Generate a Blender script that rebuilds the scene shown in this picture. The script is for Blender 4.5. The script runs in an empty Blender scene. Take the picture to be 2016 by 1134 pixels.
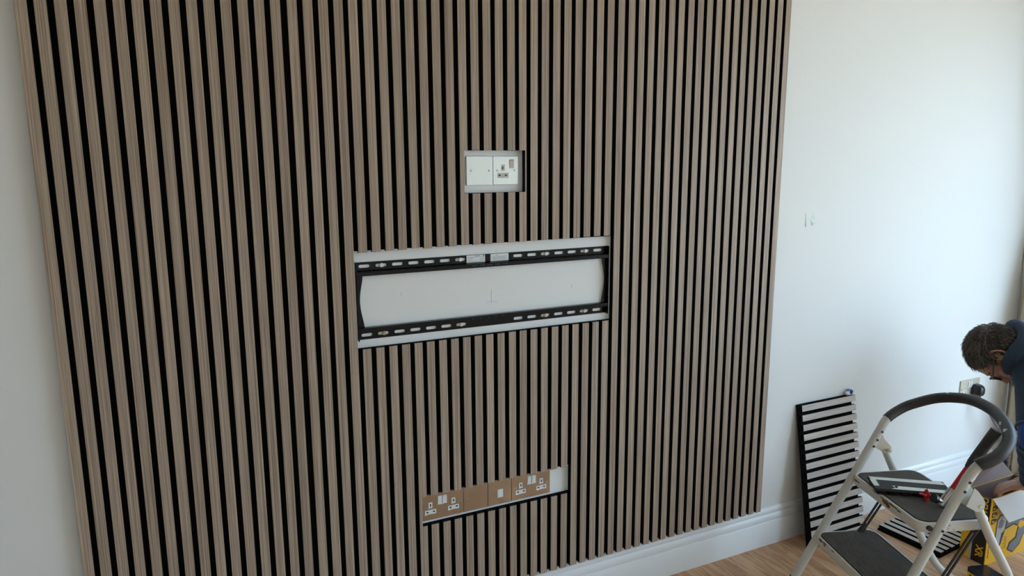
import bpy, bmesh, math, random
from mathutils import Vector, Matrix, Euler

random.seed(7)
scene = bpy.context.scene
C = scene.collection

# ------------------------------------------------------------------ camera
F_PX = 1405.665
cam_d = bpy.data.cameras.new('camera')
cam_d.sensor_fit = 'HORIZONTAL'
cam_d.sensor_width = 36.0
cam_d.lens = 36.0 * F_PX / 2016.0
cam_d.clip_start = 0.05
cam = bpy.data.objects.new('camera', cam_d)
C.objects.link(cam)
cam.location = (0.28032, -2.03697, 1.612)
cam.rotation_euler = (1.391874, 0.00487, -0.44727)
scene.camera = cam

# ------------------------------------------------------------------ daylight
SKY = 8.2
world = bpy.data.worlds.new('overcast_sky')
scene.world = world
world.use_nodes = True
bg = world.node_tree.nodes['Background']
bg.inputs['Color'].default_value = (0.54, 0.765, 1.0, 1)
bg.inputs['Strength'].default_value = SKY

sun_d = bpy.data.lights.new('sun', 'SUN'); sun_d.energy = 26.0; sun_d.angle = math.radians(0.53); sun_d.color = (1.0, 0.93, 0.82)
sun = bpy.data.objects.new('sun', sun_d); C.objects.link(sun)
sun.rotation_euler = Vector((0.62, -0.20, -0.76)).to_track_quat('-Z', 'Y').to_euler()     # added to warm the ground outside; comes over the roof, never straight in at a window

XR, XL, YB, ZC, YW = 4.24, -1.7, -4.3, 2.62, 0.021     # right, left, rear wall, ceiling, slatted wall surface
WIN_R = (-3.4, -0.46, 0.03, 2.30)                      # window in the right wall: y0, y1, z0, z1
REAR_FILL = (0.30, 0.80, 0.06, 2.10)                         # opening added in the unseen rear wall for fill light: x0, x1, z0, z1
def portal(name, loc, rot, sx, sy):
    l = bpy.data.lights.new(name, 'AREA'); l.shape = 'RECTANGLE'; l.size = sx; l.size_y = sy
    l.cycles.is_portal = True
    o = bpy.data.objects.new(name, l); C.objects.link(o); o.location = loc; o.rotation_euler = rot
    return o
portal('sky_portal', (XR + 0.16, (WIN_R[0] + WIN_R[1]) / 2, (WIN_R[2] + WIN_R[3]) / 2), (0, math.radians(90), 0), WIN_R[3] - WIN_R[2], WIN_R[1] - WIN_R[0])
portal('sky_portal', ((REAR_FILL[0] + REAR_FILL[1]) / 2, YB - 0.16, (REAR_FILL[2] + REAR_FILL[3]) / 2), (math.radians(90), 0, 0), REAR_FILL[1] - REAR_FILL[0], REAR_FILL[3] - REAR_FILL[2])  # portal of the rear opening added for fill

vs = scene.view_settings
vs.view_transform = 'Standard'; vs.look = 'None'; vs.gamma = 1.0; vs.use_curve_mapping = False
vs.exposure = -0.08

# ------------------------------------------------------------------ materials
def new_mat(name):
    m = bpy.data.materials.new(name); m.use_nodes = True
    nt = m.node_tree
    return m, nt, nt.nodes['Principled BSDF']
def plain(name, col, rough=0.5, metal=0.0, bump=0.0, bscale=200.0, var=0.0, vscale=20.0, coat=0.0):
    m, nt, b = new_mat(name)
    b.inputs['Base Color'].default_value = (*col, 1)
    b.inputs['Roughness'].default_value = rough
    b.inputs['Metallic'].default_value = metal
    b.inputs['Coat Weight'].default_value = coat
    N, L = nt.nodes.new, nt.links.new
    tc = N('ShaderNodeTexCoord')
    if bump:
        n = N('ShaderNodeTexNoise'); n.inputs['Scale'].default_value = bscale; n.inputs['Detail'].default_value = 3
        L(tc.outputs['Object'], n.inputs['Vector'])
        bp = N('ShaderNodeBump'); bp.inputs['Strength'].default_value = bump; bp.inputs['Distance'].default_value = 0.002
        L(n.outputs['Fac'], bp.inputs['Height']); L(bp.outputs['Normal'], b.inputs['Normal'])
    if var:
        n = N('ShaderNodeTexNoise'); n.inputs['Scale'].default_value = vscale; n.inputs['Detail'].default_value = 5
        L(tc.outputs['Object'], n.inputs['Vector'])
        mx = N('ShaderNodeMix'); mx.data_type = 'RGBA'
        mx.inputs['A'].default_value = (*[c * (1 - var) for c in col], 1)
        mx.inputs['B'].default_value = (*[min(1, c * (1 + var)) for c in col], 1)
        L(n.outputs['Fac'], mx.inputs['Factor']); L(mx.outputs['Result'], b.inputs['Base Color'])
    return m

def veneer(name, dark, light, streak, scale=(260, 260, 2.2), rough=0.55):
    m, nt, b = new_mat(name)
    N, L = nt.nodes.new, nt.links.new
    tc = N('ShaderNodeTexCoord'); oi = N('ShaderNodeObjectInfo')
    mul = N('ShaderNodeVectorMath'); mul.operation = 'SCALE'
    cmb = N('ShaderNodeCombineXYZ')
    for k in 'XYZ': L(oi.outputs['Random'], cmb.inputs[k])
    L(cmb.outputs[0], mul.inputs[0]); mul.inputs['Scale'].default_value = 53.0
    add = N('ShaderNodeVectorMath'); add.operation = 'ADD'
    L(tc.outputs['Object'], add.inputs[0]); L(mul.outputs[0], add.inputs[1])
    mp = N('ShaderNodeMapping'); mp.inputs['Scale'].default_value = scale
    L(add.outputs[0], mp.inputs['Vector'])
    n1 = N('ShaderNodeTexNoise'); n1.inputs['Scale'].default_value = 1.0; n1.inputs['Detail'].default_value = 5; n1.inputs['Distortion'].default_value = 0.06
    L(mp.outputs[0], n1.inputs['Vector'])
    mp2 = N('ShaderNodeMapping'); mp2.inputs['Scale'].default_value = tuple(s * 2.6 for s in scale)
    L(add.outputs[0], mp2.inputs['Vector'])
    n2 = N('ShaderNodeTexNoise'); n2.inputs['Scale'].default_value = 1.0; n2.inputs['Detail'].default_value = 4
    L(mp2.outputs[0], n2.inputs['Vector'])
    r1 = N('ShaderNodeValToRGB')
    r1.color_ramp.elements[0].position = 0.36; r1.color_ramp.elements[0].color = (*dark, 1)
    r1.color_ramp.elements[1].position = 0.62; r1.color_ramp.elements[1].color = (*light, 1)
    L(n1.outputs['Fac'], r1.inputs['Fac'])
    r2 = N('ShaderNodeValToRGB')
    r2.color_ramp.elements[0].position = 0.36; r2.color_ramp.elements[0].color = (1, 1, 1, 1)
    r2.color_ramp.elements[1].position = 0.50; r2.color_ramp.elements[1].color = (0, 0, 0, 1)
    L(n2.outputs['Fac'], r2.inputs['Fac'])
    mx = N('ShaderNodeMix'); mx.data_type = 'RGBA'
    fm = N('ShaderNodeMath'); fm.operation = 'MULTIPLY'; fm.inputs[1].default_value = 0.75
    L(r2.outputs['Color'], fm.inputs[0]); L(fm.outputs[0], mx.inputs['Factor'])
    L(r1.outputs['Color'], mx.inputs['A']); mx.inputs['B'].default_value = (*streak, 1)
    # every board a shade of its own
    hs = N('ShaderNodeHueSaturation')
    mr = N('ShaderNodeMapRange'); mr.inputs['To Min'].default_value = 0.93; mr.inputs['To Max'].default_value = 1.07
    L(oi.outputs['Random'], mr.inputs['Value']); L(mr.outputs[0], hs.inputs['Value'])
    L(mx.outputs['Result'], hs.inputs['Color']); L(hs.outputs['Color'], b.inputs['Base Color'])
    b.inputs['Roughness'].default_value = rough
    bp = N('ShaderNodeBump'); bp.inputs['Strength'].default_value = 0.15; bp.inputs['Distance'].default_value = 0.001
    L(n2.outputs['Fac'], bp.inputs['Height']); L(bp.outputs['Normal'], b.inputs['Normal'])
    return m

def rusty_white(name, col, rust_amt=0.60):
    m, nt, b = new_mat(name)
    N, L = nt.nodes.new, nt.links.new
    tc = N('ShaderNodeTexCoord')
    n = N('ShaderNodeTexNoise'); n.inputs['Scale'].default_value = 14.0; n.inputs['Detail'].default_value = 8; n.inputs['Roughness'].default_value = 0.6
    L(tc.outputs['Object'], n.inputs['Vector'])
    r = N('ShaderNodeValToRGB')
    r.color_ramp.elements[0].position = rust_amt; r.color_ramp.elements[0].color = (0, 0, 0, 1)
    r.color_ramp.elements[1].position = rust_amt + 0.03; r.color_ramp.elements[1].color = (1, 1, 1, 1)
    L(n.outputs['Fac'], r.inputs['Fac'])
    n2 = N('ShaderNodeTexNoise'); n2.inputs['Scale'].default_value = 90.0; n2.inputs['Detail'].default_value = 6
    L(tc.outputs['Object'], n2.inputs['Vector'])
    rc = N('ShaderNodeValToRGB')
    rc.color_ramp.elements[0].color = (0.05, 0.018, 0.008, 1); rc.color_ramp.elements[1].color = (0.36, 0.17, 0.06, 1)
    L(n2.outputs['Fac'], rc.inputs['Fac'])
    mx = N('ShaderNodeMix'); mx.data_type = 'RGBA'
    mx.inputs['A'].default_value = (*col, 1)
    L(r.outputs['Color'], mx.inputs['Factor']); L(rc.outputs['Color'], mx.inputs['B'])
    L(mx.outputs['Result'], b.inputs['Base Color'])
    b.inputs['Roughness'].default_value = 0.38
    return m

M = {}
M['wall'] = plain('wall_paint', (0.80, 0.80, 0.78), 0.75, bump=0.05, bscale=120)
M['bounce_paving'] = plain('warm_bounce_paving', (0.46, 0.41, 0.33), 0.9, var=0.15, vscale=3)
M['cream'] = plain('warm_bounce_paint', (0.80, 0.72, 0.60), 0.75)  # unseen walls given a cream tone to bounce warm light
M['ceiling'] = plain('ceiling_paint', (0.84, 0.84, 0.82), 0.8)
M['gloss_white'] = plain('gloss_white_trim', (0.80, 0.81, 0.81), 0.25)
M['veneer'] = veneer('grey_oak_veneer', (0.28, 0.205, 0.147), (0.50, 0.392, 0.300), (0.14, 0.093, 0.063), scale=(470, 470, 1.7))
M['skylit_veneer'] = veneer('skylit_oak_veneer', (0.46, 0.41, 0.37), (0.60, 0.545, 0.50), (0.36, 0.31, 0.28), scale=(400, 400, 4.0))  # same veneer as the wall slats, with pale sky light put into the colour
M['mdf'] = plain('black_mdf', (0.016, 0.013, 0.011), 0.8)
M['felt'] = plain('black_felt', (0.006, 0.006, 0.006), 1.0, bump=0.4, bscale=900)
for k_ in ('mdf', 'felt'):
    M[k_].node_tree.nodes['Principled BSDF'].inputs['Specular IOR Level'].default_value = 0.05
M['felt_back'] = plain('grey_felt_back', (0.040, 0.037, 0.036), 0.95, bump=0.3, bscale=700)
M['plank'] = veneer('oak_plank', (0.50, 0.275, 0.14), (0.66, 0.40, 0.225), (0.36, 0.185, 0.09), scale=(26, 3.2, 26), rough=0.42)
M['subfloor'] = plain('subfloor', (0.10, 0.06, 0.035), 0.9)
M['black_steel'] = plain('black_powder_coat', (0.0035, 0.0035, 0.004), 0.24)
M['black_steel'].node_tree.nodes['Principled BSDF'].inputs['Specular IOR Level'].default_value = 0.30
M['zinc'] = plain('zinc_bolt', (0.80, 0.82, 0.82), 0.22, 1.0)
M['brass_zinc'] = plain('yellow_zinc_bolt', (0.55, 0.45, 0.28), 0.35, 1.0)
M['chrome'] = plain('polished_chrome', (0.58, 0.55, 0.52), 0.10, 1.0)
M['brushed'] = plain('brushed_steel', (0.80, 0.85, 0.85), 0.36, 1.0, bump=0.06, bscale=500)
M['beige_reflection'] = plain('metal_beige_reflection', (0.60, 0.54, 0.44), 0.42, 0.35)  # beige reflection put into the base colour of the metal
M['insert'] = plain('white_insert', (0.74, 0.74, 0.72), 0.4)
M['beige_insert'] = plain('beige_insert', (0.60, 0.53, 0.46), 0.4)
M['dark'] = plain('dark_slot', (0.008, 0.008, 0.01), 0.6)
M['sticker'] = plain('paper_sticker', (0.74, 0.76, 0.75), 0.6)
M['ink'] = plain('grey_ink', (0.10, 0.10, 0.11), 0.7)
M['pencil'] = plain('pencil', (0.32, 0.32, 0.32), 0.8)
M['tape'] = plain('masking_tape', (0.74, 0.77, 0.71), 0.6)
M['ladder_white'] = rusty_white('worn_white_enamel', (0.60, 0.59, 0.54), 0.70)
M['tray_white'] = rusty_white('rusty_white_enamel', (0.62, 0.60, 0.55), 0.60)
m, nt, b = new_mat('rust')
n_ = nt.nodes.new('ShaderNodeTexNoise'); n_.inputs['Scale'].default_value = 160; n_.inputs['Detail'].default_value = 6
r_ = nt.nodes.new('ShaderNodeValToRGB'); r_.color_ramp.elements[0].position = 0.35; r_.color_ramp.elements[1].position = 0.7
r_.color_ramp.elements[0].color = (0.035, 0.014, 0.008, 1); r_.color_ramp.elements[1].color = (0.33, 0.16, 0.06, 1)
tc_ = nt.nodes.new('ShaderNodeTexCoord'); nt.links.new(tc_.outputs['Object'], n_.inputs['Vector']); nt.links.new(n_.outputs['Fac'], r_.inputs['Fac']); nt.links.new(r_.outputs['Color'], b.inputs['Base Color'])
b.inputs['Roughness'].default_value = 0.85
M['rust'] = m
M['rubber'] = plain('rubber_groove', (0.016, 0.014, 0.013), 0.8)
M['rib'] = plain('ribbed_rubber', (0.13, 0.115, 0.10), 0.6, var=0.3, vscale=25)
M['grip'] = plain('black_foam_grip', (0.022, 0.019, 0.018), 0.5, bump=0.2, bscale=350, var=0.35, vscale=25)
M['paint_splash'] = plain('dried_paint', (0.55, 0.55, 0.52), 0.6)
M['bracket_metal'] = plain('cream_bracket', (0.62, 0.54, 0.42), 0.4, 0.2)
M['dark_metal'] = plain('dark_steel_rod', (0.05, 0.045, 0.042), 0.4, 0.6)
M['black_plastic'] = plain('black_plastic', (0.012, 0.012, 0.014), 0.35)
M['grey_tape'] = plain('cream_adhesive', (0.62, 0.62, 0.54), 0.6, var=0.12, vscale=60)
M['red'] = plain('red_plastic', (0.50, 0.012, 0.018), 0.4)
M['steel'] = plain('hammer_steel', (0.55, 0.54, 0.52), 0.3, 1.0)
M['rubber_handle'] = plain('black_rubber_handle', (0.025, 0.022, 0.02), 0.6, bump=0.6, bscale=260)
M['yellow'] = plain('yellow_print', (0.88, 0.49, 0.012), 0.38)
M['black_print'] = plain('black_print', (0.012, 0.011, 0.011), 0.35)
M['grey_print'] = plain('grey_print', (0.17, 0.18, 0.20), 0.4)
M['light_print'] = plain('light_grey_print', (0.50, 0.51, 0.50), 0.4)
M['card_white'] = plain('white_card', (0.72, 0.70, 0.68), 0.6)
M['card_brown'] = plain('brown_card', (0.21, 0.135, 0.115), 0.75)
M['blue_tape'] = plain('blue_tape', (0.10, 0.20, 0.45), 0.4)
M['black_gloss'] = plain('black_gloss_wrap', (0.012, 0.014, 0.022), 0.12)
M['flex'] = plain('grey_flex', (0.12, 0.12, 0.125), 0.45)
M['skin'] = plain('skin', (0.42, 0.215, 0.145), 0.5, bump=0.1, bscale=250, var=0.10, vscale=35)
M['hair'] = plain('dark_hair', (0.040, 0.030, 0.023), 0.5, var=0.5, vscale=90)
M['hair_tip'] = plain('greying_hair', (0.13, 0.105, 0.082), 0.45, var=0.5, vscale=120)
M['hoodie'] = plain('navy_fleece', (0.018, 0.031, 0.054), 0.9, bump=0.35, bscale=60, var=0.25, vscale=9)
M['hem'] = plain('navy_seam', (0.07, 0.09, 0.12), 0.9)
M['blue_cloth'] = plain('blue_shirt', (0.012, 0.055, 0.21), 0.85, bump=0.3, bscale=70)
M['jeans'] = plain('denim', (0.02, 0.035, 0.075), 0.9, bump=0.3, bscale=200)
M['shoe'] = plain('shoe_leather', (0.03, 0.025, 0.022), 0.5)
M['sole'] = plain('shoe_sole', (0.30, 0.29, 0.27), 0.7)
M['eye'] = plain('eye_white', (0.75, 0.73, 0.70), 0.2)
M['iris'] = plain('iris', (0.03, 0.02, 0.012), 0.2)
M['glass_frame'] = plain('spectacle_frame', (0.012, 0.011, 0.010), 0.3)
M['temple'] = plain('spectacle_temple', (0.10, 0.085, 0.06), 0.3, 0.5)
M['lining'] = plain('curtain_lining', (0.70, 0.70, 0.67), 0.85)
M['flower_blue'] = plain('flower_print_blue', (0.05, 0.065, 0.13), 0.9)
M['flower_leaf'] = plain('flower_print_leaf', (0.22, 0.22, 0.20), 0.9)
M['rail_wood'] = plain('curtain_pole', (0.25, 0.22, 0.19), 0.4, 0.6)
m, nt, b = new_mat('spectacle_lens')
b.inputs['Base Color'].default_value = (1, 1, 1, 1); b.inputs['Transmission Weight'].default_value = 1.0; b.inputs['Roughness'].default_value = 0.02; b.inputs['IOR'].default_value = 1.1
M['lens'] = m
def floral(name):
    m, nt, b = new_mat(name)
    N, L = nt.nodes.new, nt.links.new
    tc = N('ShaderNodeTexCoord')
    mp = N('ShaderNodeMapping'); mp.inputs['Scale'].default_value = (11, 11, 7)
    L(tc.outputs['Object'], mp.inputs['Vector'])
    v = N('ShaderNodeTexVoronoi'); v.inputs['Scale'].default_value = 1.0
    nn = N('ShaderNodeTexNoise'); nn.inputs['Scale'].default_value = 3.5; nn.inputs['Detail'].default_value = 3
    L(mp.outputs[0], nn.inputs['Vector'])
    va = N('ShaderNodeVectorMath'); va.operation = 'ADD'
    L(mp.outputs[0], va.inputs[0]); L(nn.outputs['Color'], va.inputs[1]); L(va.outputs[0], v.inputs['Vector'])
    r = N('ShaderNodeValToRGB'); e = r.color_ramp.elements
    e[0].position = 0.0; e[0].color = (0.035, 0.05, 0.12, 1)
    e[1].position = 0.22; e[1].color = (0.06, 0.07, 0.13, 1)
    x = e.new(0.27); x.color = (0.33, 0.32, 0.28, 1)
    x = e.new(0.33); x.color = (0.62, 0.56, 0.46, 1)
    L(v.outputs['Distance'], r.inputs['Fac']); L(r.outputs['Color'], b.inputs['Base Color'])
    b.inputs['Roughness'].default_value = 0.9
    return m
M['floral'] = floral('cream_floral_cotton')

# ------------------------------------------------------------------ mesh helpers
class MB:
    """collects shapes and links them as ONE mesh object"""
    def __init__(s): s.v, s.f, s.mi = [], [], []
    def poly(s, verts, faces, mi=0):
        o = len(s.v); s.v += [tuple(x) for x in verts]
        for f in faces: s.f.append([i + o for i in f]); s.mi.append(mi)
        return s
    def box(s, x0, x1, y0, y1, z0, z1, mi=0):
        return s.poly([(x0,y0,z0),(x1,y0,z0),(x1,y1,z0),(x0,y1,z0),(x0,y0,z1),(x1,y0,z1),(x1,y1,z1),(x0,y1,z1)],
                      [(3,2,1,0),(4,5,6,7),(0,1,5,4),(1,2,6,5),(2,3,7,6),(3,0,4,7)], mi)
    def bbox(s, x0, x1, y0, y1, z0, z1, r=0.002, mi=0):
        """box with chamfered edges"""
        bm = bmesh.new(); bmesh.ops.create_cube(bm, size=1)
        for v in bm.verts:
            v.co = ((x0+x1)/2 + v.co.x*(x1-x0), (y0+y1)/2 + v.co.y*(y1-y0), (z0+z1)/2 + v.co.z*(z1-z0))
        bmesh.ops.bevel(bm, geom=bm.edges[:], offset=r, segments=2, affect='EDGES', profile=0.6)
        bm.verts.index_update()
        s.poly([v.co for v in bm.verts], [[v.index for v in f.verts] for f in bm.faces], mi); bm.free(); return s
    def prism(s, pts, axis, a, b, mi=0):
        """2-D polygon pushed along an axis from a to b; pts in the two other axes in order"""
        n = len(pts)
        def P(p, t):
            return {'x': (t, p[0], p[1]), 'y': (p[0], t, p[1]), 'z': (p[0], p[1], t)}[axis]
        vs_ = [P(p, a) for p in pts] + [P(p, b) for p in pts]
        fs = [list(range(n))[::-1], list(range(n, 2*n))] + [(i, (i+1) % n, n + (i+1) % n, n + i) for i in range(n)]
        return s.poly(vs_, fs, mi)
    def tube(s, path, r, seg=14, cap=True, mi=0, closed=False):
        path = [Vector(p) for p in path]; n = len(path)
        rs = r if isinstance(r, (list, tuple)) else [r] * n
        T = []
        for i in range(n):
            a = path[i-1] if (i > 0 or closed) else path[0]; b_ = path[(i+1) % n] if (i < n-1 or closed) else path[-1]
            T.append((b_ - a).normalized())
        up = Vector((0, 0, 1)) if abs(T[0].z) < 0.9 else Vector((1, 0, 0))
        N_ = (up - T[0] * up.dot(T[0])).normalized()
        o = len(s.v)
        for i in range(n):
            N_ = (N_ - T[i] * N_.dot(T[i])).normalized(); B = T[i].cross(N_)
            for k in range(seg):
                t = 2 * math.pi * k / seg
                s.v.append(tuple(path[i] + (N_ * math.cos(t) + B * math.sin(t)) * rs[i]))
        for i in range(n if closed else n - 1):
            i2 = (i + 1) % n
            for k in range(seg):
                s.f.append([o + i*seg + k, o + i*seg + (k+1) % seg, o + i2*seg + (k+1) % seg, o + i2*seg + k]); s.mi.append(mi)
        if cap and not closed:
            s.f.append([o + k for k in range(seg)][::-1]); s.mi.append(mi)
            s.f.append([o + (n-1)*seg + k for k in range(seg)]); s.mi.append(mi)
        return s
    def cyl(s, p0, p1, r0, r1=None, seg=16, mi=0):
        return s.tube([p0, p1], [r0, r0 if r1 is None else r1], seg, True, mi)
    def ball(s, c, rad, axes=None, nu=16, nv=10, mi=0):
        """ellipsoid; axes = three unit vectors"""
        c = Vector(c); ax = [Vector(a) for a in axes] if axes else [Vector((1,0,0)), Vector((0,1,0)), Vector((0,0,1))]
        rad = (rad,)*3 if isinstance(rad, (int, float)) else rad
        P = lambda th, ph: c + ax[0]*rad[0]*math.sin(th)*math.cos(ph) + ax[1]*rad[1]*math.sin(th)*math.sin(ph) + ax[2]*rad[2]*math.cos(th)
        vs_ = [P(0, 0)]
        for i in range(1, nv):
            for k in range(nu): vs_.append(P(math.pi*i/nv, 2*math.pi*k/nu))
        vs_.append(P(math.pi, 0)); fs = []
        for k in range(nu): fs.append((0, 1+k, 1+(k+1) % nu))
        for i in range(nv-2):
            for k in range(nu):
                a = 1+i*nu+k; b_ = 1+i*nu+(k+1) % nu
                fs.append((a, a+nu, b_+nu, b_))
        l = len(vs_)-1
        for k in range(nu): fs.append((l, 1+(nv-2)*nu+(k+1) % nu, 1+(nv-2)*nu+k))
        return s.poly(vs_, fs, mi)
    def capsule(s, p0, p1, r0, r1=None, seg=14):
        """tapered limb: ball, tube, ball (for remeshing)"""
        r1 = r0 if r1 is None else r1
        s.tube([p0, p1], [r0, r1], seg); s.ball(p0, r0, nu=seg, nv=8); return s.ball(p1, r1, nu=seg, nv=8)
    def xform(s, mat):
        s.v = [tuple(mat @ Vector(v)) for v in s.v]; return s
    def mesh(s, name, mats, smooth=None):
        me = bpy.data.meshes.new(name); me.from_pydata(s.v, [], s.f)
        for m_ in (mats if isinstance(mats, (list, tuple)) else [mats]): me.materials.append(M[m_])
        me.polygons.foreach_set('material_index', s.mi)
        if smooth is not None:
            me.polygons.foreach_set('use_smooth', [True] * len(me.polygons))
            me.set_sharp_from_angle(angle=math.radians(smooth))
        me.update(); return me

def fix_normals(me):
    bm = bmesh.new(); bm.from_mesh(me); bmesh.ops.recalc_face_normals(bm, faces=bm.faces); bm.to_mesh(me); bm.free(); return me

def link(name, me, parent=None, loc=(0, 0, 0), rot=None):
    o = bpy.data.objects.new(name, me); C.objects.link(o); o.location = loc
    if rot is not None: o.rotation_euler = rot
    if parent: o.parent = parent
    return o
def part(name, mb, mats, parent, smooth=None, loc=(0, 0, 0)):
    return link(name, mb.mesh(name, mats, smooth), parent, loc)
def wpart(name, mb, mats, parent, smooth=None):
    """the shape is in world coordinates, the parent (unrotated) stands at its base"""
    p = parent; off = Vector((0, 0, 0))
    while p: off += p.location; p = p.parent
    return link(name, mb.mesh(name, mats, smooth), parent, tuple(-off))
def thing(name, label, cat, loc=(0, 0, 0), group=None, mat=None):
    o = bpy.data.objects.new(name, None); C.objects.link(o); o.empty_display_size = 0.05
    if mat is not None: o.matrix_world = mat
    else: o.location = loc
    return tag(o, label, cat, group)
def tag(o, label, cat, group=None):
    o['label'] = label; o['category'] = cat
    if group: o['group'] = group
    return o
def struct(name, mb, mats, parent=None, smooth=None, label=None):
    o = part(name, mb, mats, parent, smooth)
    o['kind'] = 'structure'
    if label: o['label'] = label
    return o
def catmull(pts, n=8):
    pts = [Vector(p) for p in pts]; out = []
    for i in range(len(pts)-1):
        p0 = pts[max(i-1, 0)]; p1 = pts[i]; p2 = pts[i+1]; p3 = pts[min(i+2, len(pts)-1)]
        for k in range(n):
            t = k / n
            out.append(0.5*((2*p1) + (p2-p0)*t + (2*p0-5*p1+4*p2-p3)*t*t + (3*p1-p0-3*p2+p3)*t**3))
    out.append(pts[-1]); return out
def rrect(x0, x1, z0, z1, r, n=5):
    pts = []
    for cx, cz, a0 in ((x1-r, z1-r, 0), (x0+r, z1-r, 90), (x0+r, z0+r, 180), (x1-r, z0+r, 270)):
        for k in range(n+1):
            a = math.radians(a0 + 90*k/n); pts.append((cx + r*math.cos(a), cz + r*math.sin(a)))
    return pts
def holed_plate(name, outer, holes, y_front, y_back, mats, bevel=0.0):
    """flat plate in the XZ plane with real holes, front at y_front"""
    cu = bpy.data.curves.new(name, 'CURVE'); cu.dimensions = '2D'; cu.fill_mode = 'BOTH'
    d = (y_back - y_front) / 2; cu.extrude = d - bevel
    if bevel: cu.bevel_depth = bevel; cu.bevel_resolution = 1; cu.offset = -bevel
    for pts in [outer] + holes:
        sp = cu.splines.new('POLY'); sp.points.add(len(pts)-1); sp.use_cyclic_u = True
        for q, p in zip(sp.points, pts): q.co = (p[0], p[1], 0, 1)
    o = bpy.data.objects.new(name, cu); C.objects.link(o)
    dg = bpy.context.evaluated_depsgraph_get()
    me = bpy.data.meshes.new_from_object(o.evaluated_get(dg))
    bpy.data.objects.remove(o); bpy.data.curves.remove(cu)
    # curve plane (x, y) -> world (x, z), normal +z -> -y
    me.transform(Matrix(((1,0,0,0),(0,0,-1,(y_front+y_back)/2),(0,1,0,0),(0,0,0,1))))
    me.materials.clear(); me.materials.append(M[mats]); me.name = name
    return me
def text_mesh(body, size, mat_name, depth=0.0004, squash=1.0):
    cu = bpy.data.curves.new('text', 'FONT'); cu.body = body; cu.size = size; cu.extrude = depth
    cu.align_x = 'CENTER'; cu.align_y = 'CENTER'; cu.offset = size * 0.018; cu.space_character = 0.95
    o = bpy.data.objects.new('text', cu); C.objects.link(o)
    dg = bpy.context.evaluated_depsgraph_get()
    me = bpy.data.meshes.new_from_object(o.evaluated_get(dg))
    bpy.data.objects.remove(o); bpy.data.curves.remove(cu)
    me.transform(Matrix.Diagonal((squash, 1, 1, 1)))
    me.materials.clear(); me.materials.append(M[mat_name]); return me
def frame3(origin, x, y, z):
    x, y, z = Vector(x), Vector(y), Vector(z)
    return Matrix(((x.x, y.x, z.x, origin[0]), (x.y, y.y, z.y, origin[1]), (x.z, y.z, z.z, origin[2]), (0, 0, 0, 1)))

# ------------------------------------------------------------------ room shell
gd = link('ground', MB().box(-40, 40, -40, 40, -0.5, -0.2).mesh('ground', 'bounce_paving')); gd['kind'] = 'structure'  # unseen ground added outside to bounce warm light in
T = 0.16
wall_back = struct('wall_back', MB().box(XL - T, XR + T, YW, YW + T, -0.05, ZC), 'wall')
struct('wall_left', MB().box(XL - T, XL, YB - T, YW, -0.05, ZC), 'cream')
y0, y1, z0, z1 = WIN_R
struct('wall_right', MB().box(XR, XR + T, YB - T, y0, -0.05, ZC).box(XR, XR + T, y1, YW, -0.05, ZC).box(XR, XR + T, y0, y1, -0.05, z0).box(XR, XR + T, y0, y1, z1, ZC), 'wall')
x0, x1, bz0, bz1 = REAR_FILL
struct('wall_rear', MB().box(XL, x0, YB - T, YB, -0.05, ZC).box(x1, XR, YB - T, YB, -0.05, ZC).box(x0, x1, YB - T, YB, -0.05, bz0).box(x0, x1, YB - T, YB, bz1, ZC), 'cream')
struct('ceiling', MB().box(XL - T, XR + T, YB - T, YW + T, ZC, ZC + 0.1), 'ceiling')
# frames of the right window and of the added rear fill opening
w = MB(); f = 0.05
w.box(XR + 0.05, XR + 0.11, y0, y0 + f, z0, z1).box(XR + 0.05, XR + 0.11, y1 - f, y1, z0, z1).box(XR + 0.05, XR + 0.11, y0, y1, z0, z0 + f).box(XR + 0.05, XR + 0.11, y0, y1, z1 - f, z1)
w1 = struct('window_1', w, 'gloss_white')
for k in (1, 2):
    yy = y0 + (y1 - y0) * k / 3
    part('mullion', MB().box(XR + 0.055, XR + 0.105, yy - 0.025, yy + 0.025, z0 + f, z1 - f), 'gloss_white', w1)
part('window_sill', MB().bbox(XR + 0.01, XR + 0.05, y0 + 0.002, y1 - 0.002, z0, z0 + 0.02, 0.006), 'gloss_white', w1)
w = MB()
w.box(x0, x0 + f, YB - 0.11, YB - 0.05, bz0, bz1).box(x1 - f, x1, YB - 0.11, YB - 0.05, bz0, bz1).box(x0, x1, YB - 0.11, YB - 0.05, bz0, bz0 + f).box(x0, x1, YB - 0.11, YB - 0.05, bz1 - f, bz1)
w2 = struct('rear_fill_opening', w, 'gloss_white')
part('mullion', MB().box((x0 + x1) / 2 - 0.03, (x0 + x1) / 2 + 0.03, YB - 0.105, YB - 0.055, bz0 + f, bz1 - f), 'gloss_white', w2)

# floor: oak planks laid at right angles to the slatted wall
floor = struct('floor', MB().box(XL - T, XR + T, YB - T, YW + T, -0.12, -0.016), 'subfloor')
PW = 0.1836
plank_meshes = {}
def plank_mesh(l):
    k = round(l, 2)
    if k not in plank_meshes:
        plank_meshes[k] = MB().bbox(0, PW - 0.0009, 0, k - 0.001, -0.016, 0, 0.0012).mesh('plank', 'plank')
    return plank_meshes[k]
nx0 = math.floor((XL - 2.154) / PW)
x = 2.154 + nx0 * PW; col = 0
while x < XR:
    y = YB; first = [0.7, 1.5, 1.1, 0.4, 1.8][col % 5]
    while y < YW - 0.002:
        l = first if y == YB else 1.9
        l = min(l, YW - y)
        link('plank', plank_mesh(l), floor, (x, y, 0)); y += round(l, 2)
        if l < 0.05: break
    x += PW; col += 1

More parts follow.
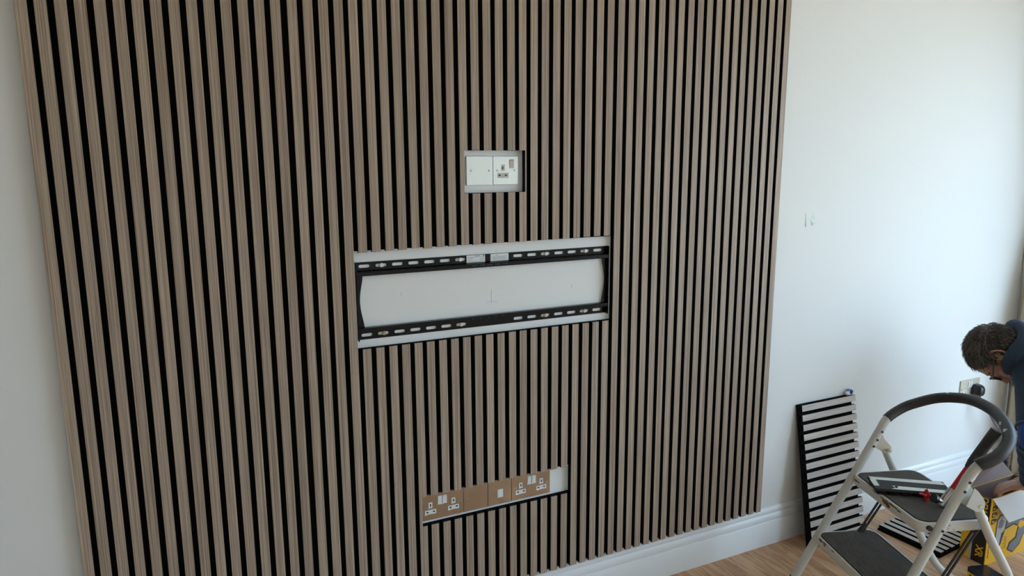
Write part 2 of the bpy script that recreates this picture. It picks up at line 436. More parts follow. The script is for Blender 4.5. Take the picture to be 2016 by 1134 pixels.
# skirting board with a moulded top
prof = [(0.021, 0.0), (0.0030, 0.0), (0.0030, 0.104), (0.0046, 0.1065), (0.0078, 0.1075), (0.0080, 0.1105), (0.0050, 0.1130), (0.0052, 0.122), (0.0068, 0.130), (0.0098, 0.1360),
        (0.0118, 0.1385), (0.0118, 0.1420), (0.0100, 0.1440), (0.0108, 0.153), (0.0140, 0.160), (0.0180, 0.1655), (0.021, 0.1660)]
mb = MB().prism(prof, 'x', XL, XR)
me = fix_normals(mb.mesh('baseboard_back', 'gloss_white', 35))
bb = link('baseboard_back', me); bb['kind'] = 'structure'
prof2 = [(XR, 0.0), (XR - 0.018, 0.0), (XR - 0.018, 0.13), (XR - 0.008, 0.16), (XR, 0.166)]
mb = MB(); mb.prism(prof2, 'y', YB, 0.003)
me = fix_normals(mb.mesh('baseboard_right', 'gloss_white', 35)); o = link('baseboard_right', me); o['kind'] = 'structure'

# pencil marks on the bare plaster
for (a, c_, w_, h_) in ((0.894, 1.212, 0.0008, 0.012), (1.1915, 1.181, 0.0008, 0.040), (1.194, 1.160, 0.036, 0.0008), (1.489, 1.188, 0.0008, 0.012), (1.210, 1.323, 0.0008, 0.012)):
    part('pencil_mark', MB().box(a - w_/2, a + w_/2, YW - 0.0003, YW, c_ - h_/2, c_ + h_/2), 'pencil', wall_back)

# ------------------------------------------------------------------ slatted wall panels
XS = [-0.0002, 0.0388, 0.0788, 0.1189, 0.1593, 0.1995, 0.2398, 0.2797, 0.32, 0.3602, 0.4005, 0.4403, 0.4807, 0.521, 0.5613, 0.6038, 0.6443, 0.6849, 0.7253, 0.7649,
      0.8049, 0.845, 0.8847, 0.9242, 0.9634, 1.0035, 1.0432, 1.0834, 1.123, 1.1627, 1.2028, 1.2432, 1.2826, 1.3223, 1.3616, 1.402, 1.4415, 1.4815, 1.5212, 1.5613,
      1.6008, 1.6415, 1.6818, 1.7214, 1.7616, 1.8024, 1.8433, 1.8829, 1.9236, 1.964, 2.0039, 2.0445, 2.0845, 2.1251, 2.1655, 2.2056, 2.2465, 2.2872, 2.3278, 2.3684]
SW, SD, PT = 0.0256, 0.012, 0.021        # slat width, slat depth, panel thickness
ZB, ZT = 0.1665, 2.566
def slat_shape(length, ch=0.0007, w=SW):
    """local: x across, y 0 front .. SD back, z along; slot 0 veneer (front and arrises), slot 1 black mdf"""
    s = MB()
    pr = [(0, ch), (ch, 0), (w - ch, 0), (w, ch), (w, SD), (0, SD)]
    v = [(a, b_, 0) for a, b_ in pr] + [(a, b_, length) for a, b_ in pr]
    s.poly(v, [(0, 1, 7, 6), (1, 2, 8, 7), (2, 3, 9, 8)], 0)
    s.poly(v, [(3, 4, 10, 9), (4, 5, 11, 10), (5, 0, 6, 11), (5, 4, 3, 2, 1, 0), (6, 7, 8, 9, 10, 11)], 1)
    return s
slat_cache = {}
def slat_mesh(length, face='veneer'):
    k = (round(length, 4), face)
    if k not in slat_cache: slat_cache[k] = slat_shape(length).mesh('slat', [face, 'mdf'])
    return slat_cache[k]
TV = (0.7525, 1.6415, 1.0590, 1.3510)
UP = (1.097, 1.3035, 1.509, 1.638)
LO = (0.934, 1.4815, 0.451, 0.551)
labels = ['tall brown slatted wall panel at the left end, with no cut-out',
          'second slatted panel from the left, cut around the left half of the tv bracket',
          'third slatted panel from the left, cut around the right half of the tv bracket',
          'tall slatted wall panel at the right end, next to the bare white wall']
panels = []
for pi in range(4):
    xa = XS[15 * pi] - (0.0 if pi == 0 else 0.0)
    xb = XS[15 * pi + 15] if pi < 3 else XS[59] + SW
    t = thing('slat_panel', labels[pi], 'wall panel', (xa, YW, ZB), 'slatted panels fixed to the wall'); panels.append(t)
    L3 = lambda x_, y_, z_: (x_ - xa, y_ - YW, z_ - ZB)
    # felt backing, cut out at the openings
    fb = MB(); zs = sorted({ZB + 0.0045, ZT} | {z for o_ in (TV, UP, LO) for z in o_[2:] if o_[1] > xa and o_[0] < xb})
    for za, zb in zip(zs[:-1], zs[1:]):
        segs = [(xa, xb)]
        for o_ in (TV, UP, LO):
            if o_[2] <= za + 1e-6 and o_[3] >= zb - 1e-6:
                ns = []
                for a, b_ in segs:
                    if o_[1] <= a or o_[0] >= b_: ns.append((a, b_)); continue
                    if o_[0] > a: ns.append((a, o_[0]))
                    if o_[1] < b_: ns.append((o_[1], b_))
                segs = ns
        for a, b_ in segs: fb.box(a - xa, b_ - xa, SD - YW, -0.0002, za - ZB, zb - ZB)
    part('felt_backing', fb, 'felt', t)
    for k in range(15 * pi, 15 * pi + 15):
        X = XS[k]; cuts = []; notch = None
        for o_ in (TV, UP, LO):
            if X + 0.002 >= o_[0] and X + SW - 0.002 <= o_[1]: cuts.append((o_[2], o_[3], o_))
            elif X < o_[0] < X + SW - 0.002: notch = ('R', o_)
            elif X + 0.002 < o_[1] < X + SW: notch = ('L', o_)
        if notch:
            side, o_ = notch
            lims = [ZB] + [z for c0, c1, _ in sorted(cuts) for z in (c0, c1)] + [ZT]
            for za, zb in zip(lims[::2], lims[1::2]):
                if za < o_[2] and zb > o_[3]:
                    e = (o_[0] - X) if side == 'R' else (o_[1] - X)
                    if side == 'R': pts = [(0, za), (SW, za), (SW, o_[2]), (e, o_[2]), (e, o_[3]), (SW, o_[3]), (SW, zb), (0, zb)]
                    else: pts = [(0, za), (SW, za), (SW, zb), (0, zb), (0, o_[3]), (e, o_[3]), (e, o_[2]), (0, o_[2])]
                    pts = [(a, b_ - za) for a, b_ in pts]; n = len(pts)
                    s = MB()
                    s.poly([(a, 0, b_) for a, b_ in pts], [list(range(n))], 0)
                    s.poly([(a, 0, b_) for a, b_ in pts] + [(a, SD, b_) for a, b_ in pts], [(i, n + i, n + (i+1) % n, (i+1) % n) for i in range(n)], 1)
                    link('slat', s.mesh('slat', ['veneer', 'mdf']), t, L3(X, 0, za))
                else:
                    link('slat', slat_mesh(zb - za), t, L3(X, 0, za))
        else:
            lims = [ZB]
            for c0, c1, o_ in sorted(cuts): lims += [c0, c1]
            lims.append(ZT)
            for q, (za, zb) in enumerate(zip(lims[::2], lims[1::2])):
                jt = random.uniform(-0.0008, 0.0008) if len(lims) > 2 else 0
                tilt = 0.0
                if zb == ZT and za == TV[3]: tilt = (X - 1.2) * 0.009
                if zb == UP[2] and za == TV[3]: tilt = (X - 1.2) * 0.009
                me = slat_mesh(zb - za)
                link('slat', me, t, L3(X, 0, za + (jt + tilt if za != ZB else 0)))

# ------------------------------------------------------------------ tv bracket
br = thing('tv_bracket', 'black slotted steel tv wall bracket in the wide cut-out of the panelling', 'tv bracket', (1.19, YW, 1.085))
def slot(cx, cz, w_=0.033, h_=0.0094):
    return rrect(cx - w_/2, cx + w_/2, cz - h_/2, cz + h_/2, h_/2 - 0.0002, 4)
cx_l = [0.784 + 0.0503 * k for k in range(7)]; cx_r = [1.588 - 0.0503 * k for k in range(7)]
RX0, RX1 = 0.757, 1.624
for which, (za, zb, zc, la, lb) in (('top', (1.290, 1.3165, 1.3045, 1.277, 1.2915)), ('bottom', (1.084, 1.1105, 1.0975, 1.1085, 1.1215))):
    outer = [(RX0, za), (RX1, za), (RX1, zb), (RX0, zb)]
    me = holed_plate('rail', outer, [slot(c_, zc) for c_ in cx_l + cx_r], 0.0185, 0.0200, 'black_steel')
    rail = link('rail', me, br, tuple(-Vector(br.location)))
    # folded lip of the rail
    lip = MB()
    if which == 'top':
        pr = [(0.0185, lb), (0.0185, lb - 0.0015), (0.003, lb - 0.0035), (0.003, la + 0.001), (0.004, la), (0.0055, la + 0.001), (0.0055, lb - 0.002), (0.0200, lb + 0.001)]
    else:
        pr = [(0.0185, la), (0.003, la + 0.0015), (0.003, lb - 0.001), (0.0045, lb), (0.0205, lb), (0.0205, lb - 0.0016), (0.0055, lb - 0.0016), (0.0055, la + 0.003), (0.0200, la + 0.0015)]
    lip.prism(pr, 'x', RX0, RX1)
    me = fix_normals(lip.mesh('lip', 'black_steel')); lp = link('lip', me, rail)
    # flange returning to the wall
    me = MB().box(RX0, RX1, 0.0195, 0.0209, (zb - 0.0016 if which == 'top' else za), (zb if which == 'top' else za + 0.0016)).mesh('flange', 'black_steel')
    link('flange', me, rail)
    for k in range(5):
        a = 1.118 + 0.026 * k
        zz = 1.2845 if which == 'top' else 1.115
        part('lip_slot', MB().box(a, a + (0.020 if which == 'top' else 0.006), 0.0024, 0.0031, zz - 0.0022, zz + 0.0022), 'dark', lp)
    for bx, mname in ((0.836, 'brass_zinc'), (1.086, 'zinc'), (1.389, 'zinc'), (1.540, 'zinc')):
        if which == 'top' and mname == 'brass_zinc': mname = 'zinc'
        bl = MB(); bl.cyl((bx, 0.0185, zc), (bx, 0.0172, zc), 0.0062, seg=18)
        bl.cyl((bx, 0.0172, zc), (bx, 0.0128, zc), 0.0047, seg=6)
        wpart('bolt', bl, mname, br, 30)
for a, b_ in ((1.107, 1.170), (1.189, 1.252)):
    st = wpart('sticker', MB().bbox(a, b_, 0.0178, 0.0185, 1.2925, 1.3155, 0.0003), 'sticker', br)
    pl = MB()
    if a < 1.15:
        pl.box(a + 0.026, a + 0.045, 0.0176, 0.0178, 1.3118, 1.3130); pl.box(a + 0.055, a + 0.060, 0.0176, 0.0178, 1.3105, 1.3140)
        for q, (u0, u1) in enumerate(((0.003, 0.060), (0.003, 0.022), (0.045, 0.060), (0.003, 0.020), (0.046, 0.060), (0.003, 0.034))):
            zz = 1.3092 - 0.0028 * q; pl.box(a + u0, a + u1, 0.0176, 0.0178, zz - 0.0004, zz + 0.0004)
    else:
        pl.box(a + 0.016, a + 0.027, 0.0176, 0.0178, 1.3102, 1.3112)
        for q in range(5):
            zz = 1.3065 - 0.0025 * q; pl.box(a + 0.006, a + 0.058 - 0.006 * (q % 2), 0.0176, 0.0178, zz - 0.0003, zz + 0.0003)
    wpart('printed_lines', pl, 'ink', st)
# waisted end plates joining both rails
for side in (-1, 1):
    xe = RX0 if side < 0 else RX1
    inner = []
    for k in range(17):
        z = 1.1200 + (1.278 - 1.1200) * k / 16
        inner.append((xe - side * (0.020 - 0.011 * math.sin(math.pi * k / 16) ** 1.4), z))
    pts = [(xe, 1.112)] + [(xe - side * 0.020, 1.112)] + inner + [(xe - side * 0.020, 1.288), (xe, 1.288)]
    e = MB().prism(pts, 'y', 0.0135, 0.0155)
    ep = link('end_plate', fix_normals(e.mesh('end_plate', 'black_steel')), br, tuple(-Vector(br.location)))
    fl = MB().bbox(xe - 0.0010, xe + 0.0010, 0.0015, 0.0205, 1.082, 1.318, 0.0004)
    link('end_flange', fl.mesh('end_flange', 'black_steel'), ep)

# ------------------------------------------------------------------ electrical plates
def rect_hole(x0_, x1_, z0_, z1_): return [(x0_, z0_), (x1_, z0_), (x1_, z1_), (x0_, z1_)]
def plate(name, label, x0_, x1_, z0_, z1_, metal, group, outlets=(), switches=(), blanks=(), screws=(), ins='insert', corner=0.003, depth=0.0055):
    t = thing(name, label, 'socket' if outlets else 'wall plate', ((x0_ + x1_) / 2, YW, z0_), group)
    off = tuple(-Vector(t.location)); yf = YW - depth
    holes = []
    for (ox, oz) in outlets: holes += [rect_hole(ox - 0.0065, ox + 0.0065, oz + 0.0045, oz + 0.0235), rect_hole(ox - 0.0190, ox + 0.0190, oz - 0.0165, oz - 0.0020)]
    for (sx, sz, sw, sh) in switches: holes.append(rect_hole(sx - sw/2, sx + sw/2, sz - sh/2, sz + sh/2))
    me = holed_plate('plate', rrect(x0_, x1_, z0_, z1_, corner, 4), holes, yf, YW - 0.0002, metal, 0.0007)
    link('plate', me, t, off)
    for (ox, oz) in outlets:
        i1 = wpart('insert', MB().bbox(ox - 0.0064, ox + 0.0064, yf + 0.0004, YW - 0.0005, oz + 0.0046, oz + 0.0234, 0.0004), ins, t)
        wpart('slot', MB().box(ox - 0.0021, ox + 0.0021, yf + 0.0001, yf + 0.0030, oz + 0.0095, oz + 0.0185), 'dark', i1)
        i2 = wpart('insert', MB().bbox(ox - 0.0189, ox + 0.0189, yf + 0.0004, YW - 0.0005, oz - 0.0164, oz - 0.0021, 0.0004), ins, t)
        for s_ in (-1, 1): wpart('slot', MB().box(ox + s_*0.0111 - 0.0036, ox + s_*0.0111 + 0.0036, yf + 0.0001, yf + 0.0030, oz - 0.0112, oz - 0.0068), 'dark', i2)
    for (sx, sz, sw, sh) in switches:
        s_ = MB(); hw, hh = sw/2 - 0.0003, sh/2 - 0.0003
        pr = [(YW - 0.001, sz - hh), (yf - 0.0005, sz - hh), (yf - 0.0028, sz + hh * 0.75), (yf + 0.0005, sz + hh), (YW - 0.001, sz + hh)]
        rk = link('switch_rocker', fix_normals(s_.prism(pr, 'x', sx - hw, sx + hw).mesh('switch_rocker', ins)), t, off)
    for (sx, sz, sw, sh) in blanks:
        wpart('outlet_module', MB().bbox(sx - sw/2, sx + sw/2, yf - 0.001, yf + 0.002, sz - sh/2, sz + sh/2, 0.0006), ins, t)
        wpart('module_shutter', MB().box(sx - sw*0.32, sx + sw*0.32, yf - 0.0012, yf - 0.0009, sz - sh*0.30, sz + sh*0.30), 'sticker', t)
    for (sx, sz) in screws:
        q = MB().cyl((sx, yf + 0.001, sz), (sx, yf - 0.0008, sz), 0.0040, 0.0034, 14)
        sc = wpart('screw', q, 'zinc', t, 30)
        wpart('screw_slot', MB().box(sx - 0.0005, sx + 0.0005, yf - 0.0010, yf - 0.0007, sz - 0.003, sz + 0.003), 'dark', sc)
    return t
gU, gL = 'steel plates in the upper cut-out', 'mirror-finish plates in the lower cut-out'
plate('blank_plate', 'square brushed steel blank plate in the small upper cut-out', 1.1105, 1.1982, 1.5325, 1.6205, 'brushed', gU, screws=((1.1250, 1.5765), (1.1850, 1.5765)))
plate('wall_socket', 'single brushed steel power socket with beige inserts in the small upper cut-out', 1.2000, 1.2862, 1.5325, 1.6200, 'brushed', gU,
      outlets=((1.2328, 1.5705),), switches=((1.2635, 1.5970, 0.0145, 0.0270),), screws=((1.2130, 1.5765), (1.2725, 1.5765)), ins='beige_insert')
plate('wall_socket', 'left double socket of the row in the lower cut-out', 0.9370, 1.0805, 0.4600, 0.5470, 'chrome', gL,
      outlets=((0.9668, 0.4965), (1.0463, 0.4965)), switches=((0.9985, 0.5225, 0.0145, 0.029), (1.0152, 0.5225, 0.0145, 0.029)), screws=((0.9455, 0.5035), (1.0675, 0.5035)), corner=0.0012)
plate('blank_plate', 'square mirror-finish blank plate beside the left double socket in the lower cut-out', 1.0820, 1.1685, 0.4600, 0.5470, 'chrome', gL, screws=((1.0960, 0.5040), (1.1560, 0.5040)), corner=0.0012)
plate('data_outlet', 'square mirror-finish plate with one small white outlet in its middle, lower cut-out', 1.1700, 1.2565, 0.4600, 0.5470, 'chrome', gL,
      blanks=((1.2150, 0.4985, 0.0205, 0.029),), screws=((1.1860, 0.5045), (1.2460, 0.5045)), corner=0.0012)
plate('wall_socket', 'right double socket of the row in the lower cut-out', 1.2580, 1.4060, 0.4605, 0.5475, 'chrome', gL,
      outlets=((1.2930, 0.4965), (1.3722, 0.4965)), switches=((1.3250, 0.5230, 0.0145, 0.029), (1.3425, 0.5230, 0.0145, 0.029)), screws=((1.2710, 0.5030), (1.3925, 0.5025)), corner=0.0012)
# socket low on the bare wall, with a plug in it
plate('wall_socket', 'metal double socket with painted-in beige reflection on the bare white wall behind the step stool', 3.668, 3.815, 0.456, 0.543, 'beige_reflection', None,
      outlets=((3.700, 0.490), (3.779, 0.490)), switches=((3.733, 0.517, 0.0145, 0.029), (3.750, 0.517, 0.0145, 0.029)), screws=((3.677, 0.4995), (3.806, 0.4995)), corner=0.002)
pg = thing('mains_plug', 'black mains plug and flex in the socket on the bare wall', 'plug', (3.779, YW - 0.006, 0.490))
b_ = MB(); pts = [(3.779 - 0.025, 0.470), (3.779 - 0.012, 0.458), (3.779 + 0.012, 0.458), (3.779 + 0.025, 0.470), (3.779 + 0.025, 0.500), (3.779 + 0.014, 0.515), (3.779 - 0.014, 0.515), (3.779 - 0.025, 0.500)]
def loft_y(mb, pts, ys, scs):
    c_ = (sum(p[0] for p in pts)/len(pts), sum(p[1] for p in pts)/len(pts)); n = len(pts); o = len(mb.v)
    for y, s_ in zip(ys, scs):
        mb.v += [(c_[0] + (p[0]-c_[0])*s_, y, c_[1] + (p[1]-c_[1])*s_) for p in pts]
    for i in range(len(ys)-1):
        for k in range(n): mb.f.append([o+i*n+k, o+i*n+(k+1) % n, o+(i+1)*n+(k+1) % n, o+(i+1)*n+k]); mb.mi.append(0)
    mb.f.append([o+k for k in range(n)][::-1]); mb.f.append([o+(len(ys)-1)*n+k for k in range(n)]); mb.mi += [0, 0]
loft_y(b_, pts, [YW - 0.0062, YW - 0.016, YW - 0.030, YW - 0.044, YW - 0.048], [1.0, 1.02, 0.97, 0.80, 0.6])
link('plug_body', fix_normals(b_.mesh('plug_body', 'black_plastic', 40)), pg, tuple(-Vector(pg.location)))
cord = MB().tube(catmull([(3.779, -0.010, 0.462), (3.785, -0.022, 0.438), (3.810, -0.048, 0.380), (3.864, -0.060, 0.307), (3.935, -0.10, 0.235), (3.965, -0.20, 0.14), (3.95, -0.28, 0.03), (3.92, -0.32, 0.006), (3.80, -0.36, 0.006)], 8), 0.0045, 10)
wpart('flex', cord, 'flex', pg, 60)

# torn scrap of tape on the bare wall
tp = MB()
pts = [(2.560, 1.392), (2.592, 1.395), (2.604, 1.392), (2.615, 1.366), (2.617, 1.352), (2.603, 1.347), (2.592, 1.343), (2.563, 1.339), (2.561, 1.365)]
ys = [0.0195, 0.0200, 0.0196, 0.0185, 0.0150, 0.0165, 0.0200, 0.0185, 0.0200]
n = len(pts)
v = [(p[0], y, p[1]) for p, y in zip(pts, ys)] + [(p[0], y + 0.0005, p[1]) for p, y in zip(pts, ys)] + [(2.585, 0.0198, 1.368), (2.585, 0.0205, 1.368)]
tp.poly(v, [(i, (i+1) % n, 2*n) for i in range(n)] + [(n+(i+1) % n, n+i, 2*n+1) for i in range(n)] + [(i, n+i, n+(i+1) % n, (i+1) % n) for i in range(n)])
o = link('tape_scrap', fix_normals(tp.mesh('tape_scrap', 'tape'))); tag(o, 'small torn square of pale tape stuck on the bare white wall', 'tape')

# ------------------------------------------------------------------ loose panel offcuts
def offcut(label, mat, nslat, length, pitch, face, felt=(-0.008, 0.008, 0.008, 0.010), jig=0.0, back='felt', group='panel offcuts'):
    """local: x across the slats, y from slat face to felt back, z along the slats"""
    t = thing('panel_offcut', label, 'panel offcut', mat=mat, group=group)
    total = (nslat - 1) * pitch + SW
    part('felt_backing', MB().bbox(felt[0], total + felt[1], SD, PT, -felt[2], length - felt[3], 0.0008), back, t)
    for k in range(nslat):
        link('slat', slat_mesh(length, face), t, (k * pitch, 0, random.uniform(-jig, jig)))
    return t
phi = 0.175
s_, c_ = math.sin(phi), math.cos(phi)
# leaning against the skirting and wall, slats level
Ltot = 14 * 0.0406 + SW + 0.010
D = Vector((0, -s_, -c_)); Yb = Vector((0, c_, -s_))
zt = Ltot * c_ + 0.001
topback = Vector((2.588, YW - 0.001, zt))
org = topback - Yb * PT + D * 0.004
offcut('slatted panel offcut with level slats, leaning upright against the bare wall', frame3(org, D, Yb, (1, 0, 0)), 15, 0.318, 0.0406, 'skylit_veneer', felt=(-0.004, 0.005, 0.012, 0.012), jig=0.0012)
# lying on the floor behind the stool
a = math.radians(-5.0)
xd = Vector((math.cos(a), -math.sin(a) * 0.25, 0)).normalized()
zd = Vector((-0.088, 0.996, 0)).normalized(); xd = Vector((zd.y, -zd.x, 0))
offcut('slatted panel offcut lying flat on the floor under the step stool', frame3((3.010, -0.378, 0.0212), xd, (0, 0, -1), zd), 7, 0.267, 0.040, 'skylit_veneer', felt=(-0.012, 0.008, 0.002, 0.002), jig=0.001)

# scrap of blue tape caught on top of the leaning offcut
curl = MB(); path = []
for k in range(15):
    t_ = k / 14; an = math.radians(150 - 250 * t_)
    path.append((2.878 + 0.014 * math.cos(an), zt + 0.015 + 0.011 * math.sin(an)))
n = len(path); v = []
for y in (0.000, 0.016):
    for th in (0, 0.0012):
        for (px, pz) in path:
            dx, dz = px - 2.878, pz - (zt + 0.015); l_ = math.hypot(dx, dz)
            v.append((px + dx/l_*th, y, pz + dz/l_*th))
fs = []
for i in range(n-1):
    fs += [(i, i+1, n+i+1, n+i), (2*n+i, 3*n+i, 3*n+i+1, 2*n+i+1), (i, 2*n+i, 2*n+i+1, i+1), (n+i, n+i+1, 3*n+i+1, 3*n+i)]
fs += [(0, n, 3*n, 2*n), (n-1, 3*n-1, 4*n-1, 2*n-1)]
curl.poly(v, fs)
o = link('tape_scrap', fix_normals(curl.mesh('tape_scrap', 'blue_tape', 50))); tag(o, 'curled scrap of blue tape on top of the leaning panel offcut', 'tape')
wad = MB(); wad.ball((2.864, 0.008, zt + 0.010), (0.009, 0.007, 0.0085), nu=9, nv=6); wad.ball((2.873, 0.006, zt + 0.0065), (0.008, 0.006, 0.006), nu=9, nv=6)
link('tape_wad', wad.mesh('tape_wad', 'sticker'), o)

# ------------------------------------------------------------------ step stool (local: x along the width towards the camera, y climbing direction)
LO_ = Vector((2.42579, -0.51557, 0.0)); LR = -1.906925
LM = Matrix.Translation(LO_) @ Matrix.Rotation(LR, 4, 'Z')
st = thing('step_stool', 'white two-step folding step stool with a black foam hoop handle', 'step stool', mat=LM)
ZP, ZS = 0.46, 0.23
lv = lambda z: -0.100 + (z - 0.215) * 0.5102
rv = lambda z: 0.058 + (z - 0.435) * 0.47
A_, B_ = Vector((-0.2, 0.126, 0.658)), Vector((0.2, 0.165, 0.658))
e1 = (B_ - A_).normalized(); e2 = Vector((0, math.sin(1.05), math.cos(1.05))); e2 = (e2 - e1 * e1.dot(e2)).normalized(); Mid = (A_ + B_) / 2
hoop = [Mid + e1 * u_ + e2 * s__ for u_, s__ in ((-0.201, 0.004), (-0.203, 0.064), (-0.186, 0.115), (-0.136, 0.184), (-0.05, 0.226), (0.048, 0.222), (0.134, 0.187), (0.195, 0.138), (0.221, 0.080), (0.221, 0.034), (0.211, -0.004))]
left = [(-0.2, lv(z), z) for z in (0.012, 0.2, 0.4, 0.56, 0.62)]
right = [(0.2, rv(z), z) for z in (0.615, 0.56, 0.4, 0.2, 0.012)]
full = catmull([Vector(p) for p in left] + hoop + [Vector(p) for p in right], 9)
part('front_frame', MB().tube(full, 0.0152, 18), 'ladder_white', st, 60)
i0 = min(range(len(full)), key=lambda i: (full[i] - hoop[0]).length); i1 = min(range(len(full)), key=lambda i: (full[i] - hoop[-1]).length)
gp = full[i0:i1+1]
grip = part('hand_grip', MB().tube(gp, [0.0172 + 0.0034 * k / (len(gp) - 1) for k in range(len(gp))], 20), 'grip', st, 50)
rnd = random.Random(3)
for q in range(9):
    i = rnd.choice([8, 14, 22, 30, 36, 55, 60, 66, 72, 78]) % len(gp)
    base = gp[i]; nrm = (Vector((-0.6, -0.4, 0.7)) + Vector((rnd.uniform(-.4, .4), rnd.uniform(-.4, .4), rnd.uniform(-.3, .3)))).normalized()
    tng = (gp[min(i+1, len(gp)-1)] - gp[max(i-1, 0)]).normalized(); nrm = (nrm - tng * nrm.dot(tng)).normalized()
    r_ = rnd.uniform(0.002, 0.006)
    part('paint_splash', MB().ball(base + nrm * (0.0170 + 0.0034 * i / len(gp)), (r_ * 1.5, r_, 0.0012), (tng, tng.cross(nrm), nrm), 10, 6), 'paint_splash', grip, 60)
# rubber feet
for p, d in ((left[0], Vector((0, lv(0.2) - lv(0.012), 0.188)).normalized()), (right[-1], Vector((0, rv(0.2) - rv(0.012), 0.188)).normalized())):
    part('rubber_foot', MB().cyl(Vector(p) + Vector((0, 0, -0.011)), Vector(p) + d * 0.035, 0.0185, 0.0175, 16), 'black_plastic', st, 40)
# rear legs: one tube bent into a U that stands on the floor
rear = catmull([(-0.212, 0.136, 0.545), (-0.212, 0.178, 0.460), (-0.212, 0.302, 0.212), (-0.211, 0.345, 0.130), (-0.200, 0.392, 0.052), (-0.168, 0.424, 0.018), (-0.12, 0.436, 0.0142), (0.12, 0.436, 0.0142), (0.168, 0.424, 0.018), (0.200, 0.392, 0.060), (0.211, 0.352, 0.160), (0.212, 0.314, 0.266), (0.212, 0.233, 0.404), (0.212, 0.161, 0.543)], 7)
part('rear_frame', MB().tube(rear, 0.0138, 16), 'ladder_white', st, 60)
# steps: pressed tray with a ribbed rubber mat
def step(name, u0, u1, v0, v1, z, hgt, rad):
    outl = rrect(u0, u1, v0, v1, rad, 6)
    tr = MB(); n = len(outl)
    def ring(off, zz):
        cx_, cy_ = (u0+u1)/2, (v0+v1)/2
        return [(cx_ + (p[0]-cx_)*(1 - off/((u1-u0)/2)), cy_ + (p[1]-cy_)*(1 - off/((v1-v0)/2)), zz) for p in outl]
    rings = [ring(0.004, z - hgt), ring(0.001, z - hgt), ring(0, z - hgt + 0.004), ring(0, z - 0.004), ring(0.0015, z - 0.0012), ring(0.004, z), ring(0.007, z - 0.0005), ring(0.009, z - 0.004), ring(0.03, z - 0.0045)]
    o = len(tr.v)
    for r_ in rings: tr.v += r_
    for i in range(len(rings)-1):
        for k in range(n): tr.f.append([o+i*n+k, o+i*n+(k+1) % n, o+(i+1)*n+(k+1) % n, o+(i+1)*n+k]); tr.mi.append(0)
    tr.f.append([o+(len(rings)-1)*n+k for k in range(n)]); tr.mi.append(0)
    tray = link(name, tr.mesh(name, 'tray_white', 50), st)
    mat_ = MB(); ins = 0.0085; mo = rrect(u0+ins, u1-ins, v0+ins, v1-ins, rad-0.004, 6)
    mat_.prism(mo, 'z', z - 0.004, z - 0.0004)
    # ribs along the width
    nr = int((v1 - v0 - 2*ins - 0.008) / 0.0064); rr_ = rad - 0.004
    for k in range(nr):
        vv = v0 + ins + 0.006 + k * 0.0064; edge = min(vv - (v0+ins), (v1-ins) - vv)
        sh = 0.0 if edge >= rr_ else rr_ - math.sqrt(max(0, rr_**2 - (rr_ - edge)**2))
        a_, b__ = u0 + ins + sh + 0.004, u1 - ins - sh - 0.004
        mat_.prism([(vv - 0.0021, z - 0.0005), (vv + 0.0021, z - 0.0005), (vv + 0.0012, z + 0.0022), (vv - 0.0012, z + 0.0022)], 'x', a_, b__, 1)
    me = fix_normals(mat_.mesh('tread_mat', ['rubber', 'rib'])); link('tread_mat', me, tray)
    return tray
top_tray = step('top_step', -0.191, 0.194, -0.002, 0.254, ZP, 0.034, 0.038)
low_tray = step('lower_step', -0.188, 0.188, -0.130, 0.105, ZS, 0.034, 0.036)
# rust bitten through the enamel
def rust(parent, pts_fn, blobs, seed):
    rq = random.Random(seed)
    for (a0, b0, ra, rb) in blobs:
        n_ = 16; ring_ = [(a0 + ra * math.cos(2*math.pi*k/n_) * rq.uniform(0.6, 1.15), b0 + rb * math.sin(2*math.pi*k/n_) * rq.uniform(0.6, 1.15)) for k in range(n_)]
        v_ = [pts_fn(p[0], p[1], 0.0006) for p in ring_] + [pts_fn(p[0], p[1], -0.0006) for p in ring_]
        me_ = fix_normals(MB().poly(v_, [list(range(n_)), list(range(n_, 2*n_))[::-1]] + [(k, n_+k, n_+(k+1) % n_, (k+1) % n_) for k in range(n_)]).mesh('rust_patch', 'rust'))
        link('rust_patch', me_, parent)
rust(top_tray, lambda a_, b_, d_: (a_, -0.002 - d_, b_), [(0.020, 0.446, 0.020, 0.010), (0.032, 0.439, 0.012, 0.009), (0.060, 0.452, 0.030, 0.0035), (0.090, 0.450, 0.012, 0.004), (-0.045, 0.454, 0.014, 0.002), (-0.150, 0.444, 0.016, 0.004), (0.000, 0.452, 0.012, 0.003)], 4)
rust(low_tray, lambda a_, b_, d_: (a_, -0.130 - d_, b_), [(-0.140, 0.222, 0.014, 0.006), (-0.120, 0.224, 0.016, 0.003), (-0.060, 0.225, 0.012, 0.002)], 9)
rust(low_tray, lambda a_, b_, d_: (-0.188 - d_, a_, b_), [(-0.085, 0.214, 0.010, 0.011), (-0.072, 0.204, 0.006, 0.006)], 5)
